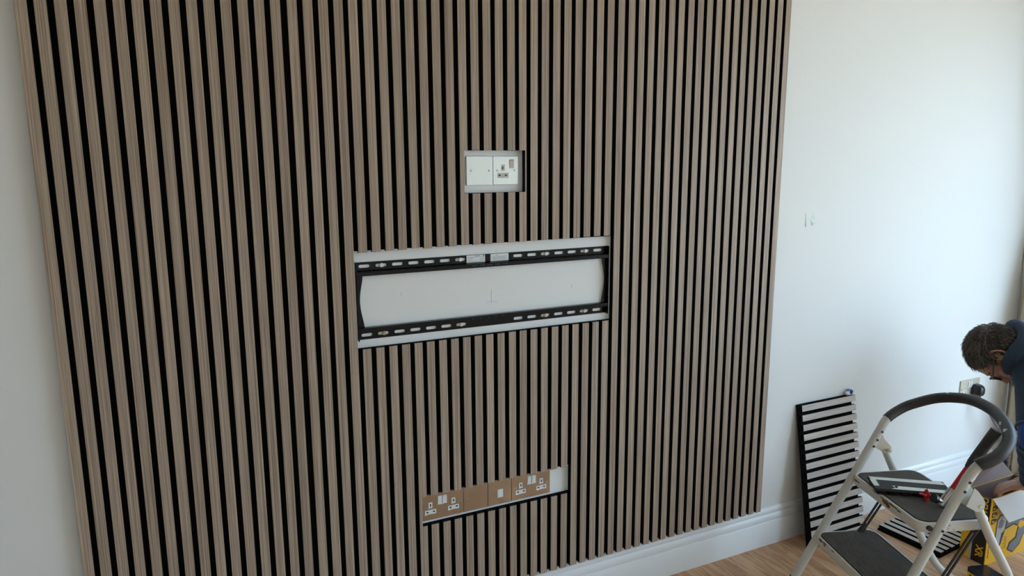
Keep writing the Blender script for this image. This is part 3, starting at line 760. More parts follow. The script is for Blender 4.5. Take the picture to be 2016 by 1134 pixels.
# rail brackets with rivets
for u_, pts in ((-0.2, [(0.104, 0.612), (0.114, 0.600), (0.122, 0.583), (0.152, 0.552), (0.153, 0.538), (0.142, 0.527), (0.127, 0.528), (0.086, 0.552), (0.092, 0.580)]),
                (0.2, [(0.143, 0.590), (0.155, 0.580), (0.176, 0.556), (0.185, 0.540), (0.185, 0.522), (0.176, 0.510), (0.160, 0.509), (0.122, 0.530), (0.127, 0.545)])):
    for du in ((0.004,) if u_ < 0 else (0.0275, -0.002)):
        b__ = MB().prism(pts, 'x', u_ + du - 0.0012, u_ + du + 0.0012)
        link('pivot_bracket', fix_normals(b__.mesh('pivot_bracket', 'bracket_metal' if u_ < 0 else 'ladder_white')), st)
    pv = (0.140, 0.540) if u_ < 0 else (0.171, 0.527)
    part('pivot_bolt', MB().cyl((u_ - 0.022, *pv), (u_ + (0.022 if u_ < 0 else 0.0305), *pv), 0.006, seg=14), 'zinc', st, 40)
for (u_, v_, z_) in ((-0.2, 0.080, 0.615), (-0.2, 0.065, 0.584), (-0.2, 0.063, 0.560), (0.2, 0.114, 0.602), (0.2, 0.102, 0.572), (0.2, 0.068, 0.442), (0.2, -0.03, 0.235), (-0.2, -0.08, 0.225)):
    vv = (lv if u_ < 0 else rv)(z_)
    part('rivet', MB().cyl((u_ - 0.0172, vv, z_), (u_ + 0.0172, vv, z_), 0.0045, seg=12), 'dark_metal', st, 40)
for u_ in (-1, 1):   # dark spacers between tray and rail
    part('spacer', MB().cyl((u_ * 0.201, lv(ZP - 0.016) if u_ < 0 else 0.030, ZP - 0.016), (u_ * 0.188, lv(ZP - 0.016) if u_ < 0 else 0.030, ZP - 0.016), 0.0085, seg=14), 'black_plastic', st, 40)
    part('spacer', MB().cyl((u_ * 0.203, -0.095, ZS - 0.012), (u_ * 0.186, -0.095, ZS - 0.012), 0.0085, seg=14), 'black_plastic', st, 40)
# folding links: pairs of thin rods from the top step down to the lower step
for u_, top, bot in ((-0.172, (0.165, 0.428), (0.050, 0.236)), (0.172, (0.214, 0.416), (0.062, 0.150))):
    d_ = Vector((0, bot[0]-top[0], bot[1]-top[1])).normalized(); nn_ = Vector((0, -d_.z, d_.y)) * 0.0075
    for s__ in (-1, 1):
        part('link_rod', MB().cyl(Vector((u_, *top)) + nn_ * s__, Vector((u_, *bot)) + nn_ * s__, 0.0042, seg=10), 'dark_metal', st, 50)
    part('link_clevis', MB().tube([Vector((u_, *bot)) - d_ * 0.03, Vector((u_, *bot)) + d_ * 0.012], [0.0085, 0.013], 10), 'black_plastic', st, 40)
    part('link_clevis', MB().tube([Vector((u_, *top)) + d_ * 0.015, Vector((u_, *top)) - d_ * 0.010], [0.0075, 0.011], 10), 'black_plastic', st, 40)

# ------------------------------------------------------------------ things lying on the top step
W_ = lambda u_, v_, z_: LM @ Vector((u_, v_, z_))
Rz = LM.to_3x3()
xo = Rz @ Vector((0.30, 0.954, 0)); zo = Rz @ Vector((0.954, -0.30, 0))
oc = offcut('upside-down panel offcut with cream tape strips, lying on the top step', frame3(W_(-0.100, 0.012, ZP + 0.0030), xo, (0, 0, 1), zo), 6, 0.094, 0.0405, 'skylit_veneer', felt=(-0.006, 0.012, 0.003, 0.0), back='felt_back')
L_ = 5 * 0.0405 + SW
def strip(name, pts):
    s = MB().prism(pts, 'y', PT - 0.0002, PT + 0.0008)
    link(name, fix_normals(s.mesh(name, 'grey_tape')), oc)
strip('tape_strip', [(-0.004, 0.000), (L_ + 0.006, 0.001), (L_ + 0.010, 0.026), (0.030, 0.022), (0.000, 0.020)])
strip('tape_strip', [(-0.005, 0.020), (0.014, 0.021), (0.013, 0.072), (-0.004, 0.073)])
strip('tape_strip', [(0.055, 0.064), (L_ + 0.002, 0.070), (L_ + 0.003, 0.093), (0.048, 0.090), (0.062, 0.080)])
knob = MB().ball((0.066, PT + 0.003, 0.076), (0.005, 0.004, 0.005), nu=10, nv=6); part('screw', knob, 'dark_metal', oc, 50)

# hammer standing on its head, grip end up
hp0 = W_(0.103, 0.142, ZP + 0.020); hp1 = W_(0.150, 0.264, 0.744)
hd = (hp1 - hp0).normalized(); hl = (hp1 - hp0).length
hm = thing('hammer', 'hammer with red shaft and black grip, propped up on the top step', 'hammer', tuple(W_(0.103, 0.142, ZP)))
wpart('shaft', MB().tube([hp0, hp0 + hd * 0.06, hp0 + hd * (hl - 0.13)], [0.010, 0.0095, 0.0115], 12), 'red', hm, 50)
gr_ = [0.0125, 0.0158, 0.0165, 0.0168, 0.0168, 0.0172, 0.0176, 0.0172]
wpart('rubber_grip', MB().tube([hp0 + hd * (hl - 0.150 + 0.150 * k / 7) for k in range(8)], gr_, 18), 'rubber_handle', hm, 50)
hx = Vector((0.82, -0.30, 0.10)).normalized(); hx = (hx - hd * hx.dot(hd)).normalized()
hb = hp0 + hd * 0.002
hh = MB().tube([hb - hx * 0.040, hb - hx * 0.036, hb - hx * 0.018, hb + hx * 0.016], [0.0125, 0.0135, 0.0095, 0.0120], 14)
for s__ in (-1, 1):
    sd = hd.cross(hx) * s__
    hh.tube([hb + hx * 0.014 + sd * 0.004, hb + hx * 0.034 + sd * 0.007 - hd * 0.002, hb + hx * 0.052 + sd * 0.010 - hd * 0.012], [0.0085, 0.0070, 0.003], 10)
wpart('hammer_head', hh, 'steel', hm, 40)
wpart('socket_collar', MB().tube([hp0 - hd * 0.008, hp0 + hd * 0.030, hp0 + hd * 0.058], [0.0150, 0.0125, 0.0115], 14), 'steel', hm, 40)
wpart('face_cap', MB().tube([hb - hx * 0.043, hb - hx * 0.030], [0.0145, 0.0150], 14), 'black_plastic', hm, 40)
# crumpled red scrap next to it
rs = MB(); rr2 = random.Random(11); base = W_(0.052, 0.122, ZP + 0.003)
for q in range(9):
    c__ = base + Vector((rr2.uniform(-.014, .014), rr2.uniform(-.012, .012), 0.006 + rr2.uniform(0, .022)))
    ax = Euler((rr2.uniform(0, 3), rr2.uniform(0, 3), rr2.uniform(0, 3))).to_matrix()
    rs.ball(c__, (0.014, 0.0080, 0.0030), [ax.col[0], ax.col[1], ax.col[2]], 8, 5)
o = link('red_scrap', rs.mesh('red_scrap', 'red')); tag(o, 'small crumpled red plastic scrap beside the hammer head', 'scrap')

# ------------------------------------------------------------------ open tool carton and small box
BX0, BX1, BY0, BY1, BZ = 3.108, 3.420, -0.494, -0.392, 0.285
bxo = thing('tool_carton', 'open yellow and black power tool carton on the floor beside the crouching person', 'box', (BX0, BY0, 0))
th = 0.003
wpart('front_panel', MB().box(BX0, BX1, BY0, BY0 + th, 0, BZ), 'yellow', bxo)
wpart('back_panel', MB().box(BX0, BX1, BY1 - th, BY1, 0, BZ), 'yellow', bxo)
sp = wpart('side_panel', MB().box(BX0, BX0 + th, BY0 + th, BY1 - th, 0, BZ), 'black_print', bxo)
wpart('side_panel', MB().box(BX1 - th, BX1, BY0 + th, BY1 - th, 0, BZ), 'black_print', bxo)
wpart('bottom_panel', MB().box(BX0 + th, BX1 - th, BY0 + th, BY1 - th, 0.0005, 0.0035), 'card_brown', bxo)
wpart('liner', MB().box(BX0 + th, BX1 - th, BY1 - th - 0.0015, BY1 - th, 0.004, BZ - 0.001).box(BX0 + th, BX0 + th + 0.0015, BY0 + th, BY1 - th, 0.004, BZ - 0.001)
      .box(BX1 - th - 0.0015, BX1 - th, BY0 + th, BY1 - th, 0.004, BZ - 0.001).box(BX0 + th, BX1 - th, BY0 + th, BY0 + th + 0.0015, 0.004, BZ - 0.001), 'card_brown', bxo)
# printed side: yellow edge, grey band, lettering
wpart('yellow_stripe', MB().box(BX0 - 0.0005, BX0, BY1 - 0.036, BY1, 0.001, BZ - 0.001), 'yellow', sp)
wpart('grey_stripe', MB().box(BX0 - 0.0006, BX0, BY1 - 0.046, BY1 - 0.036, 0.001, BZ - 0.001), 'light_print', sp)
def side_text(body, size, yc, zc, squash=1.0):
    me = text_mesh(body, size, 'yellow', squash=squash)
    # text plane on the -x face, reading downwards: text right -> world -z, text up -> world -y... normal -x
    me.transform(Matrix(((0, 0, -1, BX0 - 0.0005), (0, -1, 0, yc), (-1, 0, 0, zc), (0, 0, 0, 1))))
    link('lettering', me, sp)
side_text('DEWALT', 0.036, BY0 + 0.027, 0.215, 0.95)
side_text('XR', 0.040, BY0 + 0.028, 0.050, 0.95)
# flaps: the front one hangs down over the print, back one stands up
def flap(name, pts, mat, parent=bxo):
    """thin quad with thickness, pts world"""
    a_, b__, c__, d__ = [Vector(p) for p in pts]; n_ = (b__ - a_).cross(d__ - a_).normalized() * 0.0012
    v_ = [p + n_ for p in (a_, b__, c__, d__)] + [p - n_ for p in (a_, b__, c__, d__)]
    wpart(name, MB().poly(v_, [(0, 1, 2, 3), (7, 6, 5, 4), (0, 4, 5, 1), (1, 5, 6, 2), (2, 6, 7, 3), (3, 7, 4, 0)]), mat, parent)
flap('front_flap', [(BX0 + 0.002, BY0 - 0.0015, BZ), (BX1, BY0 - 0.0015, BZ), (BX1, BY0 - 0.040, BZ - 0.092), (BX0 + 0.055, BY0 - 0.040, BZ - 0.092)], 'card_white')
flap('back_flap', [(BX0 + 0.02, BY1, BZ), (BX1, BY1, BZ), (BX1 - 0.02, BY1 + 0.040, BZ + 0.050), (BX0 + 0.16, BY1 + 0.040, BZ + 0.036)], 'card_brown')
flap('side_flap', [(BX0, BY0 + 0.003, BZ), (BX0, BY1, BZ), (BX0 + 0.040, BY1 - 0.012, BZ - 0.045), (BX0 + 0.040, BY0 + 0.012, BZ - 0.045)], 'card_brown')
# print on the front: pictured power saw, icon column, small type
fp = BY0 - 0.0007
def print_poly(name, pts, mat, yoff=0.0):
    s = MB().prism([(BX0 + p[0], p[1]) for p in pts], 'y', fp - 0.0004 - yoff, BY0 - 0.0001)
    o_ = link(name, fix_normals(s.mesh(name, mat)), bxo, tuple(-Vector(bxo.location)))
print_poly('printed_saw_outline', [(0.045, 0.055), (0.050, 0.185), (0.070, 0.205), (0.150, 0.190), (0.205, 0.190), (0.245, 0.165), (0.250, 0.090), (0.225, 0.040), (0.180, 0.012), (0.140, 0.035), (0.150, 0.065), (0.190, 0.080), (0.200, 0.125), (0.165, 0.140), (0.110, 0.130), (0.092, 0.075), (0.072, 0.055)], 'black_print')
print_poly('printed_saw_shoe', [(0.049, 0.060), (0.054, 0.182), (0.072, 0.200), (0.112, 0.190), (0.105, 0.130), (0.086, 0.120), (0.080, 0.078), (0.066, 0.060)], 'light_print', 0.0003)
print_poly('printed_saw_body', [(0.115, 0.140), (0.118, 0.188), (0.200, 0.185), (0.240, 0.160), (0.245, 0.092), (0.222, 0.046), (0.182, 0.018), (0.148, 0.036), (0.156, 0.060), (0.196, 0.074), (0.208, 0.128), (0.168, 0.146)], 'grey_print', 0.0003)
print_poly('printed_saw_guard', [(0.060, 0.150), (0.064, 0.176), (0.078, 0.186), (0.096, 0.172), (0.092, 0.150), (0.076, 0.142)], 'grey_print', 0.0005)
print_poly('printed_saw_motor', [(0.195, 0.130), (0.206, 0.150), (0.236, 0.140), (0.236, 0.118), (0.212, 0.112)], 'yellow', 0.0006)
print_poly('printed_saw_blade', [(0.068, 0.030), (0.070, 0.058), (0.076, 0.058), (0.077, 0.030)], 'light_print', 0.0004)
print_poly('printed_saw_trigger', [(0.195, 0.098), (0.200, 0.118), (0.212, 0.116), (0.206, 0.096)], 'grey_print', 0.0005)
for q, zz in enumerate((0.242, 0.214, 0.186)):
    print_poly('printed_icon', [(0.010, zz - 0.011), (0.031, zz - 0.011), (0.031, zz + 0.011), (0.010, zz + 0.011)], 'black_print')
    print_poly('printed_icon_mark', [(0.014, zz - 0.004), (0.018, zz + 0.006), (0.021, zz - 0.001), (0.026, zz + 0.004), (0.027, zz - 0.006)], 'yellow', 0.0003)
    print_poly('printed_icon', [(0.034, zz - 0.004), (0.044, zz - 0.004), (0.044, zz + 0.008), (0.034, zz + 0.008)], 'black_print')
for q in range(9):
    zz = 0.092 - 0.0075 * q
    print_poly('printed_type', [(0.011, zz - 0.002), (0.011 + (0.005, 0.004, 0.006)[q % 3], zz - 0.002), (0.016, zz + 0.002), (0.011, zz + 0.002)], 'black_print')
for q in range(6):
    print_poly('printed_diagram', [(0.110 + 0.003 * (q % 2), 0.050 + 0.009 * q), (0.128, 0.050 + 0.009 * q), (0.128, 0.0515 + 0.009 * q), (0.110, 0.0515 + 0.009 * q)], 'black_print')

sb = thing('accessory_box', 'small black and yellow box on the floor in front of the tool carton', 'box', (2.955, -0.60, 0))
zd_ = Vector((0.205, -0.979, 0)); xd_ = Vector((0.979, 0.205, 0)) ; xd_ = Vector((0.95, -0.31, 0)).normalized(); zd_ = Vector((-0.20, -0.98, 0)).normalized()
P0 = Vector((2.946, -0.524, 0)); wv_, dv_ = 0.078, 0.150
cs = [P0, P0 + xd_ * wv_, P0 + xd_ * wv_ + zd_ * dv_, P0 + zd_ * dv_]
def quadbox(cs, z0_, z1_):
    v_ = [(c__.x, c__.y, z0_) for c__ in cs] + [(c__.x, c__.y, z1_) for c__ in cs]
    return MB().poly(v_, [(0, 1, 2, 3), (7, 6, 5, 4), (0, 4, 5, 1), (1, 5, 6, 2), (2, 6, 7, 3), (3, 7, 4, 0)])
def grow(cs, g):
    c__ = sum(cs, Vector((0, 0, 0))) / len(cs); return [c__ + (p - c__) * (1 + g) for p in cs]
link('box_body', fix_normals(quadbox(cs, 0.0, 0.052).mesh('box_body', 'yellow')), sb, tuple(-Vector(sb.location)))
bv = quadbox(grow(cs, 0.03), 0.036, 0.060)
me = fix_normals(bv.mesh('box_lid', 'black_gloss')); bm = bmesh.new(); bm.from_mesh(me)
bmesh.ops.bevel(bm, geom=bm.edges[:], offset=0.004, segments=3, affect='EDGES'); bm.to_mesh(me); bm.free()
link('box_lid', me, sb, tuple(-Vector(sb.location)))
for q in range(5):   # black marks printed on the yellow side
    a_ = cs[0] + zd_ * (0.012 + 0.024 * q); n_ = -xd_ * 0.0006
    b__ = a_ + zd_ * 0.014
    v_ = [a_ + n_ + Vector((0, 0, 0.008)), b__ + n_ + Vector((0, 0, 0.012)), b__ + n_ + Vector((0, 0, 0.030)), a_ + n_ + Vector((0, 0, 0.034))]
    s = MB().poly(v_ + [p + xd_ * 0.0006 for p in v_], [(0, 1, 2, 3), (7, 6, 5, 4), (0, 4, 5, 1), (1, 5, 6, 2), (2, 6, 7, 3), (3, 7, 4, 0)])
    link('printed_mark', fix_normals(s.mesh('printed_mark', 'black_print')), sb, tuple(-Vector(sb.location)))

# ------------------------------------------------------------------ curtain gathered at the window end of the wall
cu = thing('curtain', 'cream curtain with blue flowers gathered at the right end of the bare wall', 'curtain', (4.12, -0.16, 0))
def curtain_sheet(off, mat, name, parent, zlo=0.012, zhi=2.36, k0=0):
    nz, nt_ = 56, 90; s = MB()
    for i in range(nz + 1):
        z = zlo + (zhi - zlo) * i / nz
        pin = math.exp(-((z - 1.42) / 0.34) ** 2)
        for k in range(k0, nt_ + 1):
            t_ = k / nt_
            amp = 0.030 * (1 - 0.55 * pin)
            # stack runs from beside the back wall out along the right wall
            x_ = 4.048 - 0.010 * t_ + 0.065 * pin * min(1, t_ * 5) + amp * math.sin(t_ * 2 * math.pi * 4.0 + 0.6) * (0.25 + 0.75 * min(1, t_ * 4))
            y_ = 0.000 - (0.20 - 0.05 * pin) * t_ + 0.012 * math.sin(t_ * 2 * math.pi * 8 + z)
            s.v.append((x_ + off, y_, z))
    w_ = nt_ + 1 - k0
    for i in range(nz):
        for k in range(nt_ - k0): s.f.append([i*w_+k, i*w_+k+1, (i+1)*w_+k+1, (i+1)*w_+k]); s.mi.append(0)
    return wpart(name, s, mat, parent, 80)
o = curtain_sheet(0.0, 'floral', 'curtain_cloth', cu)
md = o.modifiers.new('thickness', 'SOLIDIFY'); md.thickness = 0.0025
o = curtain_sheet(0.012, 'lining', 'curtain_lining', cu, k0=14)
md = o.modifiers.new('thickness', 'SOLIDIFY'); md.thickness = 0.002
tb = MB().tube(catmull([(4.050, -0.02, 1.43), (4.040, -0.10, 1.415), (4.060, -0.175, 1.42), (4.15, -0.200, 1.43), (4.22, -0.24, 1.44)], 6), 0.010, 10); wpart('tie_back', tb, 'floral', cu, 60)
pole = thing('curtain_pole', 'curtain pole above the right-hand window', 'curtain pole', (4.12, -1.7, 2.40))
wpart('pole', MB().cyl((4.12, -3.3, 2.40), (4.12, -0.01, 2.40), 0.014), 'rail_wood', pole, 40)
for yy in (-3.2, -1.7, -0.36): wpart('pole_bracket', MB().cyl((4.12, yy, 2.40), (4.239, yy, 2.40), 0.009), 'rail_wood', pole, 40)

# ------------------------------------------------------------------ crouching person
pr_ = thing('person', 'person in a navy hoodie and glasses crouching with head bowed, reaching into the carton', 'person', (3.60, -0.33, 0))
def remesh(mb, name, mat, voxel, smooth_it=4, fac=0.5, parent=pr_):
    me = mb.mesh(name, mat); o_ = bpy.data.objects.new(name, me); C.objects.link(o_)
    m1 = o_.modifiers.new('r', 'REMESH'); m1.mode = 'VOXEL'; m1.voxel_size = voxel; m1.use_smooth_shade = True
    m2 = o_.modifiers.new('s', 'SMOOTH'); m2.iterations = smooth_it; m2.factor = fac
    dg = bpy.context.evaluated_depsgraph_get()
    me2 = bpy.data.meshes.new_from_object(o_.evaluated_get(dg)); bpy.data.objects.remove(o_)
    me2.materials.clear(); me2.materials.append(M[mat]); me2.name = name
    me2.polygons.foreach_set('use_smooth', [True] * len(me2.polygons))
    p_ = parent; off = Vector((0, 0, 0))
    while p_: off += p_.location; p_ = p_.parent
    return link(name, me2, parent, tuple(-off))
V = Vector
HC = V((3.238, -0.358, 0.834))
fv = V((-0.5, 0.866, 0)); lf = V((-0.866, -0.5, 0))
hf = V((0.015, -0.026, -1.0)).normalized(); hu = V((-0.50, 0.866, 0.0)); hu = (hu - hf * hu.dot(hf)).normalized(); hlft = lf
H = lambda f_, l_, u_: HC + hf * f_ + hlft * l_ + hu * u_
HA = (hf, hlft, hu)
neckb = V((3.305, -0.475, 0.855)); chest = V((3.415, -0.665, 0.770)); belly = V((3.52, -0.845, 0.71)); pelvis = V((3.62, -1.02, 0.64))
shL, elL, wrL = V((3.225, -0.535, 0.760)), V((3.070, -0.625, 0.610)), V((3.240, -0.560, 0.354))
shR, elR, wrR = V((3.48, -0.420, 0.740)), V((3.70, -0.440, 0.610)), V((3.640, -0.570, 0.535))
hipL, knL, anL = V((3.545, -1.065, 0.635)), V((3.39, -0.780, 0.440)), V((3.50, -0.96, 0.105))
hipR, knR, anR = V((3.70, -0.975, 0.635)), V((3.56, -0.680, 0.440)), V((3.67, -0.87, 0.105))
bd = MB()
# head
bd.ball(HC, (0.097, 0.074, 0.094), HA, 24, 16)
bd.ball(H(-0.012, 0, -0.010), (0.096, 0.073, 0.085), HA, 24, 16)
bd.ball(H(0.028, 0, -0.062), (0.066, 0.060, 0.080), HA, 20, 14)
bd.ball(H(0.060, 0, -0.118), (0.030, 0.034, 0.026), HA, 14, 10)
bd.ball(H(0.082, 0, 0.012), (0.016, 0.048, 0.014), HA, 14, 8)
bd.capsule(H(0.088, 0, -0.006), H(0.112, 0, -0.052), 0.008, 0.0125); bd.ball(H(0.100, 0, -0.056), (0.014, 0.018, 0.009), HA, 12, 8)
bd.ball(H(0.085, 0, -0.084), (0.012, 0.024, 0.006), HA, 12, 8); bd.ball(H(0.083, 0, -0.096), (0.012, 0.021, 0.006), HA, 12, 8)
for s__ in (-1, 1):
    bd.ball(H(0.062, s__ * 0.040, -0.048), (0.026, 0.020, 0.022), HA, 12, 8)
    # ear: rim and lobe
    rim = [H(-0.010 + 0.019 * math.sin(a_), s__ * (0.079 + 0.010 * max(0, -math.sin(a_))), -0.020 + 0.031 * math.cos(a_)) for a_ in [2 * math.pi * k / 14 for k in range(14)]]
    bd.tube(rim, 0.0050, 8, closed=True); bd.ball(H(-0.008, s__ * 0.075, -0.022), (0.016, 0.008, 0.028), HA, 12, 8)
bd.capsule(H(-0.030, 0, -0.055), neckb, 0.056, 0.062)
# trunk and limbs
bd.capsule(neckb, chest, 0.075, 0.125); bd.capsule(chest, belly, 0.125, 0.120); bd.capsule(belly, pelvis, 0.120, 0.130)
for sh, el, wr in ((shL, elL, wrL), (shR, elR, wrR)):
    bd.capsule(chest, sh, 0.09, 0.052); bd.capsule(sh, el, 0.050, 0.038); bd.capsule(el, wr, 0.040, 0.027)
for hp_, kn, an in ((hipL, knL, anL), (hipR, knR, anR)):
    bd.capsule(pelvis, hp_, 0.10, 0.085); bd.capsule(hp_, kn, 0.082, 0.055); bd.capsule(kn, an, 0.055, 0.036)
    bd.capsule(an, an + fv * 0.17 + V((0, 0, -0.065)), 0.036, 0.026)
# hands: palm, four fingers of different lengths, thumb on the side
def hand(wr, fdir, nrm, thumb_side):
    fdir = fdir.normalized(); nrm = (nrm - fdir * nrm.dot(fdir)).normalized(); sd = fdir.cross(nrm) * thumb_side
    pc = wr + fdir * 0.050
    bd.capsule(wr, wr + fdir * 0.030, 0.024, 0.026)
    bd.ball(pc, (0.046, 0.039, 0.015), (fdir, sd, nrm), 16, 10)
    for q, (off, ln) in enumerate(((0.030, 0.070), (0.0105, 0.080), (-0.0105, 0.074), (-0.030, 0.058))):
        k0 = pc + fdir * 0.030 + sd * off
        d1 = (fdir - nrm * -0.25 + sd * off * 2.2).normalized(); d2 = (fdir * 0.75 + nrm * 0.75).normalized(); d3 = (fdir * 0.35 + nrm * 1.0).normalized()
        k1 = k0 + d1 * ln * 0.45; k2 = k1 + d2 * ln * 0.32; k3 = k2 + d3 * ln * 0.25
        bd.capsule(k0, k1, 0.0095, 0.0088, 10); bd.capsule(k1, k2, 0.0088, 0.0080, 10); bd.capsule(k2, k3, 0.0080, 0.0068, 10)
    t0 = wr + fdir * 0.022 + sd * 0.022; t1 = t0 + (fdir * 0.6 + sd * 0.8).normalized() * 0.038; t2 = t1 + (fdir * 0.9 + sd * 0.15 + nrm * 0.35).normalized() * 0.030
    bd.capsule(t0, t1, 0.013, 0.0105, 10); bd.capsule(t1, t2, 0.0105, 0.0080, 10)
hand(wrL, V((-0.49, 0.82, -0.38)), V((-0.15, 0.30, -0.95)), -1)
hand(wrR, V((-0.55, -0.80, -0.15)), V((-0.05, -0.1, -0.98)), 1)
remesh(bd, 'body', 'skin', 0.0036, 5, 0.5)
# hair: close cap plus short swept locks
hc = MB()
hc.ball(H(-0.010, 0, 0.004), (0.101, 0.0805, 0.094), HA, 28, 18)
hc.ball(H(-0.040, 0, -0.036), (0.070, 0.076, 0.070), HA, 24, 14)
cap = hc
# keep only the hairy region
keep = []
for f_ in cap.f:
    c__ = sum((V(cap.v[i]) for i in f_), V((0, 0, 0))) / len(f_); r_ = c__ - HC
    a_, l_, u_ = r_.dot(hf), r_.dot(hlft), r_.dot(hu)
    line = 0.062 if u_ > 0.045 else (0.030 + 0.55 * (u_ - 0.0) if u_ > -0.02 else -0.020)
    keep.append(a_ < line and not (u_ < -0.085))
cap.f = [f_ for f_, k in zip(cap.f, keep) if k]; cap.mi = [0] * len(cap.f)
hair = wpart('hair', cap, 'hair', pr_, 80)
hair_mod = hair.modifiers.new('thickness', 'SOLIDIFY'); hair_mod.thickness = 0.006; hair_mod.offset = -1
locks = MB(); rh = random.Random(5)
fc = [(sum((V(cap.v[i]) for i in f_), V((0, 0, 0))) / len(f_)) for f_ in cap.f]
fa_ = []
for f_ in cap.f:
    p_ = [V(cap.v[i]) for i in f_]; fa_.append((p_[1] - p_[0]).cross(p_[2] - p_[0]).length)
for c__ in rh.choices(fc, weights=fa_, k=7500):
    c__ = c__ + V((rh.uniform(-.006, .006), rh.uniform(-.006, .006), rh.uniform(-.006, .006)))
    r_ = c__ - H(-0.012, 0, -0.004); n_ = r_.normalized(); u_ = r_.dot(hu)
    sw = (hf * (0.9 if u_ > 0.03 else 0.3) - hu * (0.05 if u_ > 0.03 else 0.7)) + V((rh.uniform(-.5, .5), rh.uniform(-.5, .5), rh.uniform(-.5, .5)))
    tg = (sw - n_ * sw.dot(n_)).normalized(); sdv = n_.cross(tg)
    ln = rh.uniform(0.016, 0.034) * (1.15 if u_ > 0.02 else 0.75); wd = rh.uniform(0.0006, 0.0013)
    root = c__ - n_ * 0.002; mid_ = root + tg * ln * 0.5 + n_ * rh.uniform(0.003, 0.008); tip = root + tg * ln + n_ * rh.uniform(0.001, 0.009)
    locks.poly([root - sdv * wd, root + sdv * wd, root + n_ * wd * 1.2, mid_ - sdv * wd, mid_ + sdv * wd, mid_ + n_ * wd * 1.2, tip],
               [(0, 1, 4, 3), (1, 2, 5, 4), (2, 0, 3, 5), (3, 4, 6), (4, 5, 6), (5, 3, 6)], 1 if rh.random() < 0.45 else 0)
lk = wpart('hair_locks', locks, ['hair', 'hair_tip'], hair); lk['kind'] = 'stuff'
# eyes, brows
for s__ in (-1, 1):
    e_ = wpart('eye', MB().ball(H(0.0665, s__ * 0.029, -0.016), 0.0115, nu=14, nv=10), 'eye', pr_, 80)
    wpart('iris', MB().ball(H(0.0748, s__ * 0.029, -0.017), (0.0040, 0.0056, 0.0056), HA, 10, 8), 'iris', e_, 80)
    wpart('eyebrow', MB().tube([H(0.088, s__ * 0.016, 0.006), H(0.088, s__ * 0.032, 0.011), H(0.076, s__ * 0.050, 0.006)], [0.003, 0.004, 0.002], 8), 'hair', pr_, 60)
# glasses
gl = wpart('glasses', MB().cyl(H(0.104, -0.011, -0.010), H(0.104, 0.011, -0.010), 0.0018, seg=8), 'glass_frame', pr_, 60)
for s__ in (-1, 1):
    rim = [H(0.104 - 0.010 * abs(math.cos(a_)) * (1 if math.cos(a_) > 0 else 0), s__ * (0.034 + 0.026 * math.copysign(abs(math.cos(a_)) ** 0.6, math.cos(a_))), -0.016 + 0.019 * math.copysign(abs(math.sin(a_)) ** 0.6, math.sin(a_))) for a_ in [2 * math.pi * k / 24 for k in range(24)]]
    rm = wpart('rim', MB().tube(rim, 0.0032, 8, closed=True), 'glass_frame', gl, 60)
    wpart('lens', MB().poly([tuple(p) for p in rim] + [tuple(p - hf * 0.0012) for p in rim], [list(range(24)), list(range(24, 48))[::-1]] + [(i, 24 + i, 24 + (i+1) % 24, (i+1) % 24) for i in range(24)]), 'lens', gl)
    wpart('temple', MB().tube([H(0.096, s__ * 0.061, -0.008), H(0.085, s__ * 0.075, -0.006), H(0.035, s__ * 0.082, -0.004), H(-0.010, s__ * 0.083, -0.004), H(-0.030, s__ * 0.080, -0.022)], [0.0036, 0.0036, 0.0030, 0.0028, 0.0020], 8), 'temple', gl, 60)
# hoodie
hd_ = MB()
hd_.capsule(neckb - fv * 0.02 + V((0, 0, -0.005)), chest + V((0, 0, 0.02)), 0.088, 0.150); hd_.capsule(chest + V((0.01, 0, 0.01)), belly, 0.150, 0.146); hd_.capsule(belly, pelvis + fv * 0.04 + V((0, 0, 0.02)), 0.146, 0.152)
hd_.capsule(neckb, shL, 0.085, 0.074); hd_.capsule(neckb, shR, 0.085, 0.072); hd_.capsule(chest, shL, 0.115, 0.074); hd_.capsule(chest, shR, 0.115, 0.072)
hd_.capsule(shL, shL.lerp(elL, 0.78), 0.072, 0.056); hd_.capsule(shR, elR, 0.070, 0.056)
hd_.capsule(elR, wrR, 0.055, 0.042)
# hood bunched round the neck
hk = (neckb - H(-0.02, 0, -0.07)).normalized(); hcn = neckb - hk * 0.062
ax1 = hk.cross(lf).normalized(); ax2 = hk.cross(ax1)
hood = [hcn + ax1 * 0.090 * math.cos(a_) + ax2 * 0.092 * math.sin(a_) + hk * (0.018 * math.sin(2 * a_)) for a_ in [2 * math.pi * k / 22 for k in range(22)]]
hd_.tube(hood, [0.027 + 0.007 * math.sin(3 * 2 * math.pi * k / 22) for k in range(22)], 10, closed=True)
hood2 = [neckb - fv * 0.045 + V((0, 0, 0.028)) + ax1 * 0.095 * math.cos(a_) + ax2 * 0.100 * math.sin(a_) for a_ in [2 * math.pi * k / 22 for k in range(22)]]
hd_.tube(hood2, [0.026 + 0.006 * math.sin(4 * 2 * math.pi * k / 22) for k in range(22)], 10, closed=True)
hoodie = remesh(hd_, 'hoodie', 'hoodie', 0.006, 4)
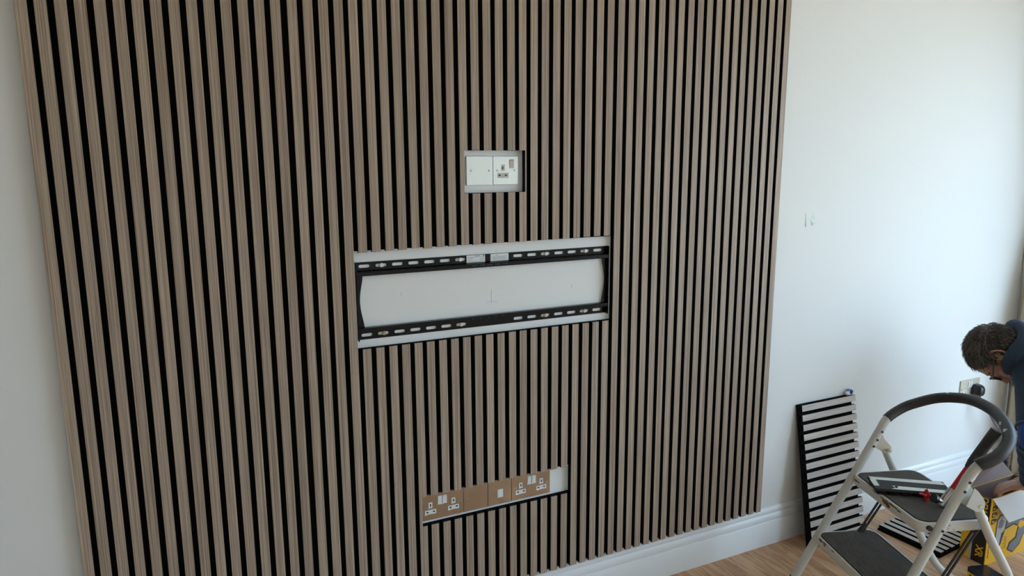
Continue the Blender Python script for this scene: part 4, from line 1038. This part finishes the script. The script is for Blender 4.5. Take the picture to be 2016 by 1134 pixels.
# blue shirt sleeve showing at the elbow, then the lower sleeve down to the cuff
sl = MB().capsule(shL.lerp(elL, 0.66), elL, 0.046, 0.048); sl.capsule(elL, elL.lerp(wrL, 0.45), 0.048, 0.042)
remesh(sl, 'shirt_sleeve', 'blue_cloth', 0.005, 3)
cf = MB()
fa = wrL - elL
for k in range(8):
    t0_, t1_ = 0.22 + 0.10 * k, 0.22 + 0.10 * (k + 1)
    cf.capsule(elL + fa * t0_, elL + fa * min(t1_, 1.0), 0.051 - 0.0014 * k + 0.003 * (k % 2), 0.050 - 0.0016 * k)
remesh(cf, 'lower_sleeve', 'hoodie', 0.005, 3)
def ring_at(c__, ax_, r_, rt):
    a1 = ax_.cross(V((0.3, 0.8, 0.2))).normalized(); a2 = ax_.cross(a1).normalized()
    return MB().tube([c__ + (a1 * math.cos(a_) + a2 * math.sin(a_)) * r_ for a_ in [2 * math.pi * k / 26 for k in range(26)]], rt, 8, closed=True)
wpart('sleeve_hem', ring_at(shL.lerp(elL, 0.90), (elL - shL).normalized(), 0.0535, 0.004), 'hem', hoodie, 60)
wpart('sleeve_hem', ring_at(elL + fa * 0.20, fa.normalized(), 0.0500, 0.005), 'hem', hoodie, 60)
wpart('sleeve_cuff', ring_at(elL + fa * 0.96, fa.normalized(), 0.034, 0.008), 'hoodie', hoodie, 60)
# jeans and shoes
jn = MB()
jn.capsule(pelvis, pelvis + fv * 0.05 + V((0, 0, 0.01)), 0.142, 0.135)
for hp_, kn, an in ((hipL, knL, anL), (hipR, knR, anR)):
    jn.capsule(pelvis, hp_, 0.118, 0.098); jn.capsule(hp_, kn, 0.095, 0.070); jn.capsule(kn, an, 0.070, 0.054)
remesh(jn, 'jeans', 'jeans', 0.007, 4)
for an in (anL, anR):
    sh_ = MB(); base = V((an.x, an.y, 0.0)); up_ = V((0, 0, 1))
    sh_.capsule(base - fv * 0.03 + up_ * 0.050, base + fv * 0.02 + up_ * 0.062, 0.040, 0.044); sh_.capsule(base + fv * 0.02 + up_ * 0.055, base + fv * 0.15 + up_ * 0.042, 0.042, 0.030)
    sh_.capsule(base + up_ * 0.06, base + up_ * 0.105, 0.046, 0.048)
    so = remesh(sh_, 'shoe', 'shoe', 0.006, 3)
    pts = []
    for q_, w_ in ((-0.075, -0.025), (-0.075, 0.025), (-0.02, 0.042), (0.10, 0.046), (0.17, 0.026), (0.185, 0), (0.17, -0.026), (0.10, -0.046), (-0.02, -0.042)):
        pp = base + fv * q_ + lf * w_; pts.append((pp.x, pp.y))
    sl_ = MB().prism(pts, 'z', 0.0005, 0.022)
    link('shoe_sole', fix_normals(sl_.mesh('shoe_sole', 'sole')), so, (0, 0, 0))
